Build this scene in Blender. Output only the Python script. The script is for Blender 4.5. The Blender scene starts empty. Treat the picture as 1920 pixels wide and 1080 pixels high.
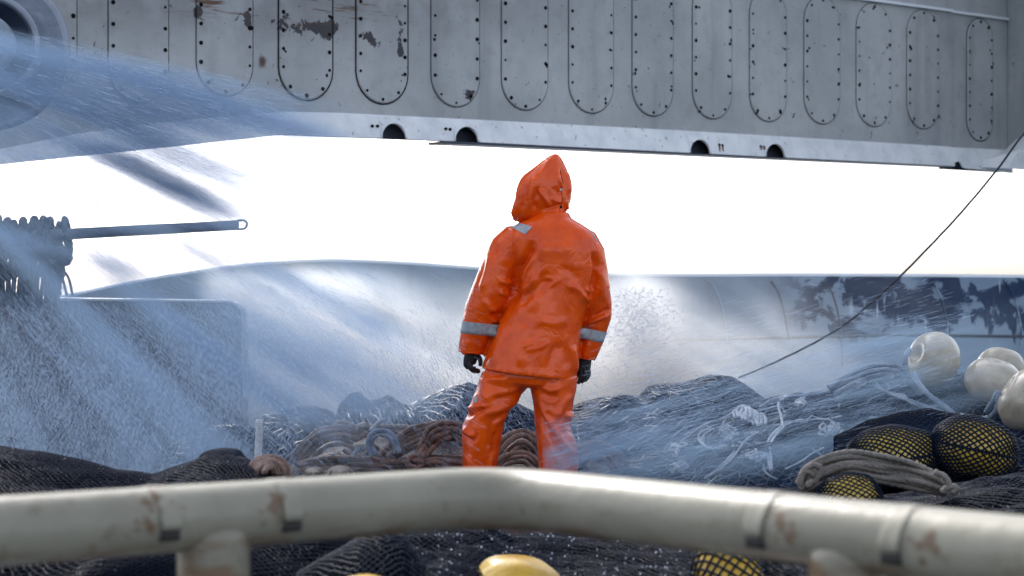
import bpy, bmesh, math, random
import numpy as np
from mathutils import Vector, Matrix, noise as mnoise
random.seed(7); RNG = np.random.default_rng(7)
C = bpy.context.scene.collection
F, ZC = 3733.33, 1.26           # focal length in pixels of a 1920 wide frame, eye height above the deck

# ------------------------------------------------------------------ camera, world, sun, exposure
sc = bpy.context.scene
cd = bpy.data.cameras.new('camera'); cam = bpy.data.objects.new('camera', cd); C.objects.link(cam)
cam.location = (0, 0, ZC); cam.rotation_euler = (math.radians(90), 0, 0)
cd.sensor_width = 36; cd.lens = 70; cd.clip_end = 6000; cd.clip_start = 0.05
cd.dof.use_dof = True; cd.dof.focus_distance = 8.7; cd.dof.aperture_fstop = 3.2
sc.camera = cam
SUN_EL, SUN_AZ = math.radians(38), math.radians(-28)     # sun stands beyond the stern, a little to the left
w = bpy.data.worlds.new('World'); sc.world = w; w.use_nodes = True
nt = w.node_tree; nt.nodes.clear()
sky = nt.nodes.new('ShaderNodeTexSky'); sky.sky_type = 'NISHITA'; sky.sun_disc = False
sky.sun_elevation = SUN_EL; sky.sun_rotation = SUN_AZ; sky.air_density = 1.0; sky.dust_density = 3.0; sky.ozone_density = 1.0
hs = nt.nodes.new('ShaderNodeHueSaturation'); hs.inputs['Saturation'].default_value = 0.45
bg = nt.nodes.new('ShaderNodeBackground'); bg.inputs['Strength'].default_value = 0.15
wo = nt.nodes.new('ShaderNodeOutputWorld')
tint = nt.nodes.new('ShaderNodeMix'); tint.data_type = 'RGBA'; tint.blend_type = 'MULTIPLY'; tint.inputs[0].default_value = 1; tint.inputs[7].default_value = (.97, .99, 1.05, 1)   # cool overcast
nt.links.new(sky.outputs[0], hs.inputs['Color']); nt.links.new(hs.outputs[0], tint.inputs[6]); nt.links.new(tint.outputs[2], bg.inputs[0]); nt.links.new(bg.outputs[0], wo.inputs[0])
sl = bpy.data.lights.new('sun', 'SUN'); sl.energy = 1.5; sl.angle = math.radians(12); sl.color = (1, .97, .92)
so = bpy.data.objects.new('sun', sl); C.objects.link(so)
sdir = Vector((math.sin(SUN_AZ) * math.cos(SUN_EL), math.cos(SUN_AZ) * math.cos(SUN_EL), math.sin(SUN_EL)))
so.rotation_euler = sdir.to_track_quat('Z', 'Y').to_euler()
sc.view_settings.view_transform = 'Standard'; sc.view_settings.look = 'None'
sc.view_settings.exposure = 1.35; sc.view_settings.gamma = 1
cy = sc.cycles; cy.max_bounces = 6; cy.volume_bounces = 1; cy.transparent_max_bounces = 24
cy.volume_step_rate = 1.0; cy.volume_max_steps = 64; cy.caustics_reflective = False; cy.caustics_refractive = False
cy.use_denoising = True

# ------------------------------------------------------------------ helpers
def P(px, py, Y): return Vector(((px - 960) / F * Y, Y, ZC + (540 - py) / F * Y))
def tag(o, label=None, cat=None, group=None, kind=None):
    for k, v in (('label', label), ('category', cat), ('group', group), ('kind', kind)):
        if v: o[k] = v
    return o
def empty(name, loc=(0, 0, 0)):
    o = bpy.data.objects.new(name, None); o.location = loc; C.objects.link(o); o.empty_display_size = .1
    return o
def link(name, me, mats, parent=None, smooth=True):
    if not isinstance(mats, (list, tuple)): mats = [mats]
    for m in mats: me.materials.append(m)
    if smooth: me.polygons.foreach_set('use_smooth', [True] * len(me.polygons))
    o = bpy.data.objects.new(name, me); C.objects.link(o)
    if parent is not None:
        o.parent = parent; o.matrix_parent_inverse = Matrix.Translation(-Vector(parent.location))
    return o
class MB:
    """collects verts and faces; build() links them as one mesh object"""
    def __init__(s): s.v = []; s.f = []; s.m = []
    def add(s, v, f, mat=0):
        n = len(s.v); s.v.extend([tuple(a) for a in v]); s.f.extend([tuple(i + n for i in q) for q in f]); s.m.extend([mat] * len(f)); return s
    def mesh(s, name='m'):
        me = bpy.data.meshes.new(name); me.from_pydata(s.v, [], s.f); me.polygons.foreach_set('material_index', s.m); me.update(); return me
    def build(s, name, mats, parent=None, smooth=True, recalc=True):
        me = s.mesh(name)
        if recalc:
            bm = bmesh.new(); bm.from_mesh(me); bmesh.ops.recalc_face_normals(bm, faces=bm.faces); bm.to_mesh(me); bm.free()
        return link(name, me, mats, parent, smooth)
def box(mb, c, s, rot=None, mat=0):
    c = Vector(c); v = []
    for x in (-1, 1):
        for y in (-1, 1):
            for z in (-1, 1):
                q = Vector((x * s[0] / 2, y * s[1] / 2, z * s[2] / 2))
                v.append(c + (rot @ q if rot else q))
    mb.add(v, [(0, 1, 3, 2), (4, 6, 7, 5), (0, 4, 5, 1), (2, 3, 7, 6), (0, 2, 6, 4), (1, 5, 7, 3)], mat)
def loft(mb, rings, cap=True, mat=0):
    n = len(rings[0]); v = [p for r in rings for p in r]; f = []
    for i in range(len(rings) - 1):
        for j in range(n):
            a, b = i * n + j, i * n + (j + 1) % n
            f.append((a, b, b + n, a + n))
    if cap:
        f.append(tuple(range(n - 1, -1, -1))); f.append(tuple(range((len(rings) - 1) * n, len(rings) * n)))
    mb.add(v, f, mat)
def ring(c, u, v, n=24, e=2.0):
    c, u, v = Vector(c), Vector(u), Vector(v); out = []
    for k in range(n):
        a = 2 * math.pi * k / n; ca, sa = math.cos(a), math.sin(a)
        out.append(c + u * math.copysign(abs(ca) ** (2 / e), ca) + v * math.copysign(abs(sa) ** (2 / e), sa))
    return out
def catmull(pts, step):
    p = np.array([tuple(q) for q in pts], float); out = []
    p = np.vstack([2 * p[0] - p[1], p, 2 * p[-1] - p[-2]])
    for i in range(1, len(p) - 2):
        L = np.linalg.norm(p[i + 1] - p[i]); n = max(2, int(L / step))
        t = np.linspace(0, 1, n, endpoint=False)[:, None]
        out.append(.5 * (2 * p[i] + (p[i + 1] - p[i - 1]) * t + (2 * p[i - 1] - 5 * p[i] + 4 * p[i + 1] - p[i + 2]) * t ** 2 + (-p[i - 1] + 3 * p[i] - 3 * p[i + 1] + p[i + 2]) * t ** 3))
    out.append(p[-2][None]); return np.vstack(out)
def sweep(mb, path, r, seg=10, lobes=0, pitch=None, mat=0, depth=.26, cap=True):
    """tube along a path; lobes > 0 twists a lobed cross-section into laid rope; r may be an array"""
    path = np.asarray(path, float); n = len(path)
    T = np.gradient(path, axis=0); T /= np.linalg.norm(T, axis=1)[:, None] + 1e-12
    up = np.array([0, 0, 1.]) if abs(T[0][2]) < .9 else np.array([1., 0, 0])
    N = np.zeros_like(path); N[0] = np.cross(T[0], up); N[0] /= np.linalg.norm(N[0])
    for i in range(1, n):
        q = N[i - 1] - T[i] * np.dot(N[i - 1], T[i]); N[i] = q / (np.linalg.norm(q) + 1e-12)
    B = np.cross(T, N); rr = np.broadcast_to(r, (n,))
    L = np.concatenate([[0], np.cumsum(np.linalg.norm(np.diff(path, axis=0), axis=1))])
    th = np.linspace(0, 2 * np.pi, seg, endpoint=False)
    if lobes:
        tw = 2 * np.pi * L / (pitch or float(np.mean(rr)) * 7)
        k = 1 - depth + depth * 1.25 * np.abs(np.cos(lobes / 2 * (th[None] - tw[:, None])))
    else: k = np.ones((n, seg))
    ce, se = np.cos(th)[None], np.sin(th)[None]
    V = path[:, None] + (rr[:, None] * k)[..., None] * (ce[..., None] * N[:, None] + se[..., None] * B[:, None])
    V = V.reshape(-1, 3); f = []
    for i in range(n - 1):
        for j in range(seg):
            a, b = i * seg + j, i * seg + (j + 1) % seg; f.append((a, b, b + seg, a + seg))
    if cap: f.append(tuple(range(seg - 1, -1, -1))); f.append(tuple(range((n - 1) * seg, n * seg)))
    mb.add(V.tolist(), f, mat)
def rope(name, pts, r, mat, parent=None, lobes=3, step=None):
    mb = MB(); many = pts if isinstance(pts[0], list) else [pts]
    for q in many: sweep(mb, catmull(q, step or r * .7), r, 12, lobes, r * 6.5)
    return mb.build(name, mat, parent, recalc=False)
def evaluate(me, mods):
    """run modifiers on a mesh and return the resulting mesh"""
    o = bpy.data.objects.new('tmp', me); C.objects.link(o)
    for typ, kw in mods:
        m = o.modifiers.new('m', typ)
        for k, v in kw.items(): setattr(m, k, v)
    dg = bpy.context.evaluated_depsgraph_get(); r = bpy.data.meshes.new_from_object(o.evaluated_get(dg))
    bpy.data.objects.remove(o); return r
def remeshed(mb, voxel, smooth=4, fac=.5):
    me = mb.mesh(); bm = bmesh.new(); bm.from_mesh(me); bmesh.ops.recalc_face_normals(bm, faces=bm.faces); bm.to_mesh(me); bm.free()
    return evaluate(me, [('REMESH', dict(mode='VOXEL', voxel_size=voxel, use_smooth_shade=True)), ('SMOOTH', dict(factor=fac, iterations=smooth))])
def coords(me):
    v = np.zeros(len(me.vertices) * 3); me.vertices.foreach_get('co', v); return v.reshape(-1, 3)
def normals(me):
    v = np.zeros(len(me.vertices) * 3); me.vertex_normals.foreach_get('vector', v); return v.reshape(-1, 3)
class WN:
    """smooth random field as a sum of sines, several octaves"""
    def __init__(s, seed, scale, octs=4, k=5):
        r = np.random.default_rng(seed); s.t = []
        for o in range(octs):
            for _ in range(k):
                d = r.normal(size=3); d /= np.linalg.norm(d); s.t.append((d * scale * 2 ** o * r.uniform(.7, 1.3), r.uniform(0, 6.28), .55 ** o / math.sqrt(k)))
    def __call__(s, x, y, z=0):
        out = 0
        for d, ph, a in s.t: out = out + a * np.sin(d[0] * x + d[1] * y + d[2] * z + ph)
        return out

# ------------------------------------------------------------------ node expressions
class E:
    def __init__(s, nt, sock): s.nt = nt; s.s = sock
    def _m(s, op, *a, clamp=False):
        n = s.nt.nodes.new('ShaderNodeMath'); n.operation = op; n.use_clamp = clamp
        for i, x in enumerate(a):
            if isinstance(x, E): s.nt.links.new(x.s, n.inputs[i])
            else: n.inputs[i].default_value = x
        return E(s.nt, n.outputs[0])
    def __add__(s, o): return s._m('ADD', s, o)
    __radd__ = __add__
    def __sub__(s, o): return s._m('SUBTRACT', s, o)
    def __rsub__(s, o): return s._m('SUBTRACT', o, s)
    def __mul__(s, o): return s._m('MULTIPLY', s, o)
    __rmul__ = __mul__
    def __truediv__(s, o): return s._m('DIVIDE', s, o)
    def pow(s, o): return s._m('POWER', s, o)
    def sqrt(s): return s._m('SQRT', s)
    def atan2(s, o): return s._m('ARCTAN2', s, o)
    def max(s, o): return s._m('MAXIMUM', s, o)
    def min(s, o): return s._m('MINIMUM', s, o)
    def abs(s): return s._m('ABSOLUTE', s)
    def sat(s): return s._m('ADD', s, 0.0, clamp=True)
    def step(s, a, b):
        n = s.nt.nodes.new('ShaderNodeMapRange'); n.interpolation_type = 'SMOOTHSTEP'
        s.nt.links.new(s.s, n.inputs[0]); n.inputs[1].default_value = min(a, b); n.inputs[2].default_value = max(a, b)
        n.inputs[3].default_value, n.inputs[4].default_value = (0, 1) if a < b else (1, 0)
        return E(s.nt, n.outputs[0])
    def curve(s, pts):
        n = s.nt.nodes.new('ShaderNodeFloatCurve'); c = n.mapping.curves[0]
        lo, hi = pts[0][0], pts[-1][0]; u = (s - lo) * (1 / (hi - lo)); s.nt.links.new(u.s, n.inputs['Value'])
        n.mapping.use_clip = True; q = [((x - lo) / (hi - lo), y) for x, y in pts]
        c.points[0].location = q[0]; c.points[1].location = q[-1]
        for x in q[1:-1]: c.points.new(*x)
        n.mapping.update(); return E(s.nt, n.outputs[0])
def combine(x, y, z):
    nt = next(a.nt for a in (x, y, z) if isinstance(a, E)); n = nt.nodes.new('ShaderNodeCombineXYZ')
    for i, a in enumerate((x, y, z)):
        if isinstance(a, E): nt.links.new(a.s, n.inputs[i])
        else: n.inputs[i].default_value = a
    return E(nt, n.outputs[0])
def noise(vec, scale=1, detail=3, rough=.5, dist=0):
    n = vec.nt.nodes.new('ShaderNodeTexNoise'); vec.nt.links.new(vec.s, n.inputs['Vector'])
    n.inputs['Scale'].default_value = scale; n.inputs['Detail'].default_value = detail; n.inputs['Roughness'].default_value = rough
    n.inputs['Distortion'].default_value = dist; return E(vec.nt, n.outputs['Fac'])
def obj_coords(nt):
    t = nt.nodes.new('ShaderNodeTexCoord'); s = nt.nodes.new('ShaderNodeSeparateXYZ'); nt.links.new(t.outputs['Object'], s.inputs[0])
    return E(nt, t.outputs['Object']), *[E(nt, s.outputs[i]) for i in range(3)]
def mixc(nt, fac, a, b):
    n = nt.nodes.new('ShaderNodeMix'); n.data_type = 'RGBA'
    nt.links.new(fac.s, n.inputs[0])
    for i, x in ((6, a), (7, b)):
        if isinstance(x, E): nt.links.new(x.s, n.inputs[i])
        else: n.inputs[i].default_value = (*x, 1)
    return E(nt, n.outputs[2])
def mat(name, color=(.5, .5, .5), rough=.5, metal=0, spec=.5, coat=0, fn=None, **kw):
    """fn(nt, bsdf, O, x, y, z) may return dict(color=, rough=, bump=(E, distance))"""
    m = bpy.data.materials.new(name); m.use_nodes = True; nt = m.node_tree; b = nt.nodes['Principled BSDF']
    b.inputs['Base Color'].default_value = (*color, 1); b.inputs['Roughness'].default_value = rough
    b.inputs['Metallic'].default_value = metal; b.inputs['Specular IOR Level'].default_value = spec; b.inputs['Coat Weight'].default_value = coat
    b.inputs['Coat Roughness'].default_value = .15
    for k, v in kw.items(): b.inputs[k].default_value = v
    if fn:
        r = fn(nt, *obj_coords(nt))
        if 'color' in r: nt.links.new(r['color'].s, b.inputs['Base Color'])
        if 'rough' in r: nt.links.new(r['rough'].s, b.inputs['Roughness'])
        if 'bump' in r:
            n = nt.nodes.new('ShaderNodeBump'); n.inputs['Strength'].default_value = 1; n.inputs['Distance'].default_value = r['bump'][1]
            nt.links.new(r['bump'][0].s, n.inputs['Height']); nt.links.new(n.outputs[0], b.inputs['Normal'])
            if coat: nt.links.new(n.outputs[0], b.inputs['Coat Normal'])
    return m

def gauss(x, z, c, s, ang=0):
    ca, sa = math.cos(ang), math.sin(ang); u = ((x - c[0]) * ca + (z - c[1]) * sa) * (1 / s[0]); v_ = ((z - c[1]) * ca - (x - c[0]) * sa) * (1 / s[1])
    return u._m("POWER", 2.718, (u * u + v_ * v_) * -1.0)
# ------------------------------------------------------------------ materials
def f_panel(nt, O, x, y, z):
    n1 = noise(O, 1.3, 4); n2 = noise(O, 9, 5, .6); sp = noise(O, 38, 2, .5); pit = noise(O, 17, 3, .55)
    wear = noise(combine(x, y, z), 11, 6, .68, .4)
    base = mixc(nt, n1.step(.3, .7), (.33, .345, .345), (.45, .46, .45))
    base = mixc(nt, n2.step(.45, .75) * .35, base, (.24, .245, .245))
    base = mixc(nt, sp.step(.70, .76) * .6, base, (.05, .045, .045))
    base = mixc(nt, pit.step(.72, .76) * .8, base, (.035, .03, .03))
    rust = noise(combine(x * .9, y * .9, z * 9), 3.0, 4, .6)
    base = mixc(nt, (noise(O, 2.2, 4, .6).step(.25, .6) * (z + x * -.12).step(2.55, 3.0) * x.step(1.6, -1.0) * .62), base, (.10, .10, .105))  # shading toward the upper left painted into the colour, broken up by noise
    G = lambda cx, cz, sx, sz: gauss(x, z, (cx, cz), (sx, sz))
    chip = G(-1.14, 2.69, .17, .05) + G(-1.02, 2.70, .04, .07) + G(-1.24, 2.74, .03, .05) + G(-.79, 2.65, .05, .05) + G(-.635, 2.66, .022, .11) + G(-1.66, 2.715, .035, .07) + G(-.25, 2.385, .035, .04) + G(-1.42, 2.70, .02, .05)
    base = mixc(nt, (chip * .55 + (wear - .5) * 2.2).step(.36, .39), base, (.026, .022, .026))
    base = mixc(nt, (rust.step(.56, .66) * z.step(2.68, 2.76) * z.step(3.0, 2.85) * x.step(-.45, -.8) * x.step(-2.1, -1.7)), base, (.10, .045, .018))
    base = mixc(nt, (G(-1.35, 2.49, .028, .045) * .7 + (n2 - .5)).step(.2, .6), base, (.07, .035, .022))
    base = mixc(nt, (noise(combine(x * 4, y * 4, z * .35), 1.5, 3).step(.5, .75) * .35), base, (.16, .16, .17))
    return dict(color=base, rough=n2 * .25 + .38, bump=(n2 * .5 + sp * .5, .004))
M = {}
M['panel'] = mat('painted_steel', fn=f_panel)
def f_skirt(nt, O, x, y, z):
    n2 = noise(O, 6, 5, .6); st = noise(combine(x * 8, y * 8, z * 1.2), 1.6, 4, .6); sp = noise(O, 30, 2)
    c = mixc(nt, n2.step(.35, .75), (.78, .79, .78), (.6, .62, .63)); c = mixc(nt, st.step(.6, .78) * .4, c, (.42, .36, .3)); c = mixc(nt, sp.step(.69, .73) * .6, c, (.1, .08, .07))
    return dict(color=c, rough=n2 * .2 + .3, bump=(n2, .003))
M['skirt'] = mat('pale_lit_steel', fn=f_skirt)  # pale paint, lightened further to carry light from deck and sea
M['seam'] = mat('sealant_seam', (.02, .02, .023), .9, spec=.0)
M['rivet'] = mat('dark_bolt', (.012, .011, .012), .9, spec=.0)
M['inside'] = mat('shade_and_weld_dark', (.03, .035, .05), .8)  # near-black painting the beam's interior shade; also colours the bulwark weld
M['rust_dark'] = mat('brown_rust', (.11, .06, .03), .85, spec=.1)
M['rust'] = mat('rust_stain', (.2, .07, .025), .8)
def f_rail(nt, O, x, y, z):
    n1 = noise(O, 5, 5, .6); n2 = noise(O, 26, 4, .6, .3); sp = noise(O, 70, 2); s3 = noise(combine(x * 1, y * 1, z * 3), 11, 4, .6)
    c = mixc(nt, n1.step(.3, .7), (.215, .20, .15), (.275, .258, .195))
    under = z.step(.80, .765)
    c = mixc(nt, (n2.step(.56, .74) * .55), c, (.13, .085, .045))
    c = mixc(nt, (s3.step(.4, .62) * under * .75), c, (.15, .075, .03))
    c = mixc(nt, (sp.step(.68, .74) * .7), c, (.16, .1, .06))
    for lx in (-.672, -.461, .486, .691):
        c = mixc(nt, (gauss(x, z, (lx, .835), (.034, .08)) * .85 + (n2 - .5) * 2.0 + (sp - .5) * .6).step(.62, .9) * .8, c, (.12, .06, .025))
    return dict(color=c, rough=n1 * .3 + .2, bump=(n1 * .5 + n2 * .5, .004))
M['rail'] = mat('cream_rail_paint', spec=.35, coat=0, fn=f_rail)
def f_box(nt, O, x, y, z):
    n1 = noise(O, 2.5, 4); g = noise(combine(x * 1.6 + z * .8, y, z * .8), 55, 3, .6); sp = noise(O, 26, 2)
    c = mixc(nt, n1.step(.3, .7), (.06, .075, .11), (.11, .125, .165)); c = mixc(nt, g.step(.42, .66) * .55, c, (.42, .47, .54)); c = mixc(nt, sp.step(.7, .74), c, (.03, .03, .04))
    return dict(color=c, rough=g * .4 + .3, bump=(g, .01))
M['box'] = mat('wet_grey_box_paint', fn=f_box)
def f_bul(nt, O, x, y, z):
    n1 = noise(O, 1.5, 5); d = noise(combine(x * 3.2, y, z * 1.3), 2.0, 6, .6, .3); drip = noise(combine(x * 8, y, z * .9), 1.7, 4, .6)
    c = mixc(nt, n1.step(.3, .7), (.18, .25, .34), (.27, .35, .44))
    m = x.step(1.75, 2.1) * ((z + d * .55 + drip * .42 - 1.03).step(.42, .46))
    m = m * noise(combine(x * 1.8, y, z * 2.6), 2.3, 5, .62, .5).step(.44, .50); c = mixc(nt, m, c, (.014, .035, .085))
    flake = noise(O, 7, 5, .65); c = mixc(nt, (flake.step(.62, .66) * x.step(3.0, 3.3) * z.step(1.08, 1.15)), c, (.09, .025, .03))
    c = mixc(nt, (drip.step(.62, .68) * x.step(1.9, 2.6) * .8), c, (.62, .68, .72))
    c = mixc(nt, (noise(combine(x * 6, y, z * .8), 1.4, 3).step(.6, .68) * .4), c, (.2, .22, .28))
    return dict(color=c, rough=n1 * .2 + .4, bump=(n1, .01))
M['bulwark'] = mat('weathered_bulwark_paint', spec=.15, fn=f_bul)
M['cap'] = mat('white_paint_and_highlight', (.75, .78, .8), .3)
def f_deck(nt, O, x, y, z):
    n1 = noise(O, 2, 5, .6); return dict(color=mixc(nt, n1.step(.3, .7), (.05, .06, .08), (.1, .11, .12)), rough=n1 * .5, bump=(n1, .01))
M['deck'] = mat('wet_deck', fn=f_deck)
def f_sea(nt, O, x, y, z):
    n1 = noise(O, .25, 6, .6); return dict(color=mixc(nt, n1.step(.55, .7), (.02, .05, .08), (.3, .36, .4)), bump=(n1, 1.2))
M['sea'] = mat('sea_water', rough=.15, fn=f_sea)
def f_orange(nt, O, x, y, z):
    n1 = noise(O, 5, 4, .6, .6); n2 = noise(O, 90, 3, .6); g = noise(O, 14, 5, .65)
    v = nt.nodes.new('ShaderNodeTexVoronoi'); v.feature = 'DISTANCE_TO_EDGE'; v.inputs['Scale'].default_value = 11
    dv = O.nt.nodes.new('ShaderNodeVectorMath'); dv.operation = 'ADD'
    nn = nt.nodes.new('ShaderNodeTexNoise'); nn.inputs['Scale'].default_value = 6; nn.inputs['Detail'].default_value = 3; nt.links.new(O.s, nn.inputs['Vector'])
    sc_ = nt.nodes.new('ShaderNodeVectorMath'); sc_.operation = 'SCALE'; sc_.inputs[3].default_value = .22; nt.links.new(nn.outputs['Color'], sc_.inputs[0])
    nt.links.new(O.s, dv.inputs[0]); nt.links.new(sc_.outputs[0], dv.inputs[1]); nt.links.new(dv.outputs[0], v.inputs['Vector'])
    cr = E(nt, v.outputs['Distance']).min(.12) * 2.0
    c = mixc(nt, g.step(.3, .75), (.86, .098, .003), (.68, .064, .002)); c = mixc(nt, n2.step(.66, .72) * .25, c, (.3, .03, .01))
    return dict(color=c, rough=g * .2 + .10, bump=(n1 * .9 + cr * .4 + n2 * .02 + g * .2, .0065))
M['orange'] = mat('orange_oilskin', spec=.36, fn=f_orange)
M['reflect'] = mat('silver_reflective_tape', fn=lambda nt, O, x, y, z: dict(color=mixc(nt, noise(O, 60, 3).step(.35, .7), (.30, .32, .34), (.42, .44, .46)), bump=(noise(O, 18, 3), .004)), rough=.45)
M['glove'] = mat('black_glove', (.008, .009, .012), .6)
M['boot'] = mat('dark_rubber_boot', (.02, .02, .022), .35)
M['skin'] = mat('skin', (.45, .23, .16), .5)
M['metal'] = mat('snap_metal', (.5, .5, .5), .3, .9)
def f_net(c1, c2, sc_=1):
    def fn(nt, O, x, y, z):
        n1 = noise(O, 60 * sc_, 3, .6); n2 = noise(O, 5, 3)
        return dict(color=mixc(nt, n2.step(.35, .65), c1, c2), rough=n1 * .3 + .55, bump=(n1, .02))
    return fn
M['net_base'] = mat('piled_black_net', spec=0, fn=f_net((.003, .0035, .005), (.008, .009, .013)))
M['twine'] = mat('black_net_twine', (.005, .010, .022), .3, spec=.09)
M['net_blue'] = mat('piled_navy_net', spec=0, fn=f_net((.008, .016, .04), (.02, .032, .062)))
M['twine_blue'] = mat('navy_net_twine', (.014, .028, .062), .3, spec=.35)
M['net_brown'] = mat('piled_brown_net', spec=.2, fn=f_net((.03, .022, .028), (.07, .045, .045)))
def f_rope(c1, c2):
    def fn(nt, O, x, y, z):
        n1 = noise(O, 9, 4, .6); n2 = noise(O, 140, 3, .6)
        return dict(color=mixc(nt, (n1 * .6 + n2 * .4).step(.35, .65), c1, c2), bump=(n2, .006))
    return fn
M['rope_brown'] = mat('brown_rope', rough=.6, fn=f_rope((.1, .06, .05), (.26, .155, .115)))
M['rope_grey'] = mat('grey_brown_rope', rough=.65, fn=f_rope((.12, .105, .09), (.25, .22, .19)))
M['rope_white'] = mat('pale_blue_white_rope', rough=.5, fn=f_rope((.30, .34, .40), (.6, .64, .68)))
M['rope_blue'] = mat('slate_blue_rope', rough=.5, fn=f_rope((.12, .17, .24), (.3, .36, .44)))
M['rope_dark'] = mat('dark_wound_rope', rough=.6, fn=f_rope((.03, .045, .08), (.06, .08, .12)))
def f_float(a, b):
    def fn(nt, O, x, y, z):
        n1 = noise(O, 6, 4, .6, .5); n2 = noise(O, 30, 3, .6)
        c = mixc(nt, n1.step(.35, .7), a, b); return dict(color=mixc(nt, n2.step(.62, .7) * .35, c, tuple(q * .35 for q in b)), rough=n1 * .25 + .22, bump=(n2, .003))
    return fn
M['float_cream'] = mat('cream_float_plastic', coat=.3, fn=f_float((.47, .41, .31), (.33, .28, .2)))
M['float_yellow'] = mat('yellow_float_plastic', coat=.3, fn=f_float((.6, .36, .01), (.42, .23, .008)))
M['float_mustard'] = mat('mustard_float_plastic', coat=.2, fn=f_float((.62, .42, .06), (.44, .29, .045)))
M['bar'] = mat('dull_steel_bar', fn=lambda nt, O, x, y, z: dict(color=mixc(nt, noise(O, 12, 4).step(.3, .7), (.09, .12, .18), (.15, .18, .24))), rough=.45)
M['drum'] = mat('drum_paint', fn=lambda nt, O, x, y, z: dict(color=mixc(nt, noise(O, 7, 5).step(.4, .7), (.22, .25, .3), (.13, .15, .18)), bump=(noise(O, 20, 4), .004)), rough=.3, coat=.3)
M['drum_dark'] = mat('drum_recess_paint', (.02, .03, .06), .4)
M['cable'] = mat('dark_cable', (.012, .014, .02), .45)

# ------------------------------------------------------------------ setting: deck, sea
def sheet(name, x0, x1, y0, y1, z, m, nx=2, ny=2):
    mb = MB(); xs = np.linspace(x0, x1, nx); ys = np.linspace(y0, y1, ny)
    mb.add([(x, y, z) for y in ys for x in xs], [(j * nx + i, j * nx + i + 1, (j + 1) * nx + i + 1, (j + 1) * nx + i) for j in range(ny - 1) for i in range(nx - 1)])
    return mb.build(name, m, smooth=False)
tag(sheet('deck', -8, 9, -3, 15.2, 0, M['deck']), kind='structure')
tag(sheet('sea', -3000, 3000, 15.4, 3000, -3.2, M['sea']), kind='structure')
tag(sheet('sea', -3000, 3000, -1500, -3.2, -3.2, M['sea']), kind='structure')

# bulwark across the stern: inner plate, cap rail, vertical ribs, horizontal weld
bul = tag(empty('bulwark', (0, 13.6, 0)), 'long weathered bulwark behind the nets, dark blue paint flaking at its right end', 'bulwark')
prof = [(-400, 640), (0, 585), (130, 556), (200, 541), (300, 522), (420, 504), (500, 496), (560, 492), (620, 491), (700, 493), (780, 497), (860, 503), (930, 508), (1050, 514), (1160, 518), (1300, 519), (1500, 518), (1700, 519), (1920, 521), (2400, 524)]
def bulY(px): return 13.6 + max(0, (700 - px)) * -.0016
pts = []
for (a, b), (c_, d_) in zip(prof[:-1], prof[1:]):
    for k in range(8): t = k / 8; pts.append((a + (c_ - a) * t, b + (d_ - b) * t))
pts.append(prof[-1])
top = [P(px, py, bulY(px)) for px, py in pts]
mb = MB(); n = len(top)
prof_v = []
for q in top:
    prof_v.append([(q.x, q.y, q.z), (q.x, q.y, q.z * .5), (q.x, q.y, -.4), (q.x, q.y + .12, -.4), (q.x, q.y + .12, q.z)])
loft(mb, prof_v); mb.build('plate', M['bulwark'], bul, smooth=False)
mb = MB(); sweep(mb, [(q.x, q.y + .05, q.z + .006) for q in top], .017, 10); mb.build('cap_rail', M['cap'], bul)
mb = MB(); sweep(mb, [P(px, 640 - (px - 1140) * .022 if px < 1700 else 628 + (px - 1700) * .012, 13.595) for px in range(1120, 2300, 40)], .010, 6); mb.build('weld_line', M['inside'], bul)
for px, h in ((1330, .5), (1445, .42), (1545, .6), (1745, .6), (1882, .75)):
    mb = MB(); q = P(px, 522, 13.6)
    sweep(mb, catmull([(q.x, q.y - .01, q.z - .02), (q.x + .05, q.y - .04, q.z - .10), (q.x + .10, q.y - .045, q.z - .3), (q.x + .12, q.y - .04, q.z - h)], .04), .007, 8)
    mb.build('rib', M['drum_dark'] if px in (1545, 1445) else M['bulwark'], bul)

# ------------------------------------------------------------------ overhead gantry beam
# the beam face is a vertical plane running away to the right: (x + 1.0755) = 1.27 (y - 11)
BD = Vector((1.27, 1, 0)).normalized(); BN = Vector((1, -1.27, 0)).normalized(); B0 = Vector((-1.0755, 11, 0))
def BY(px): k = (px - 960) / F; return 15.0455 / (1.27 - k)
def BP(px, py, off=0): return P(px, py, BY(px)) + BN * off
def BS(px): return (Vector(P(px, 540, BY(px))) - B0).dot(BD)
def bpt(s, z, off=0): q = B0 + BD * s + BN * off; return Vector((q.x, q.y, z))
beam = tag(empty('gantry_beam', tuple(BP(960, 270))), 'long grey steel beam overhead with a row of rounded bolted access plates', 'gantry beam')
sL, sR = BS(-420), BS(1781)
mb = MB()
seam = [(-420, 345), (0, 281), (150, 251), (330, 228), (530, 211), (640, 213), (900, 226), (1280, 246), (1500, 259), (1781, 276)]
bot = [(-420, 385), (0, 309), (62, 302), (200, 288), (400, 267), (530, 253), (640, 258), (700, 260), (800, 264), (900, 268), (1280, 287), (1500, 298), (1781, 312)]
front = [BP(a, b) for a, b in seam]
loft(mb, [[q, Vector((q.x, q.y, 3.25)), Vector((q.x, q.y, 4.6)), Vector((q.x, q.y, 4.6)) - BN * .7, Vector((q.x, q.y, q.z)) - BN * .7] for q in front])
mb.build('web', M['panel'], beam, smooth=False)
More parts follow.
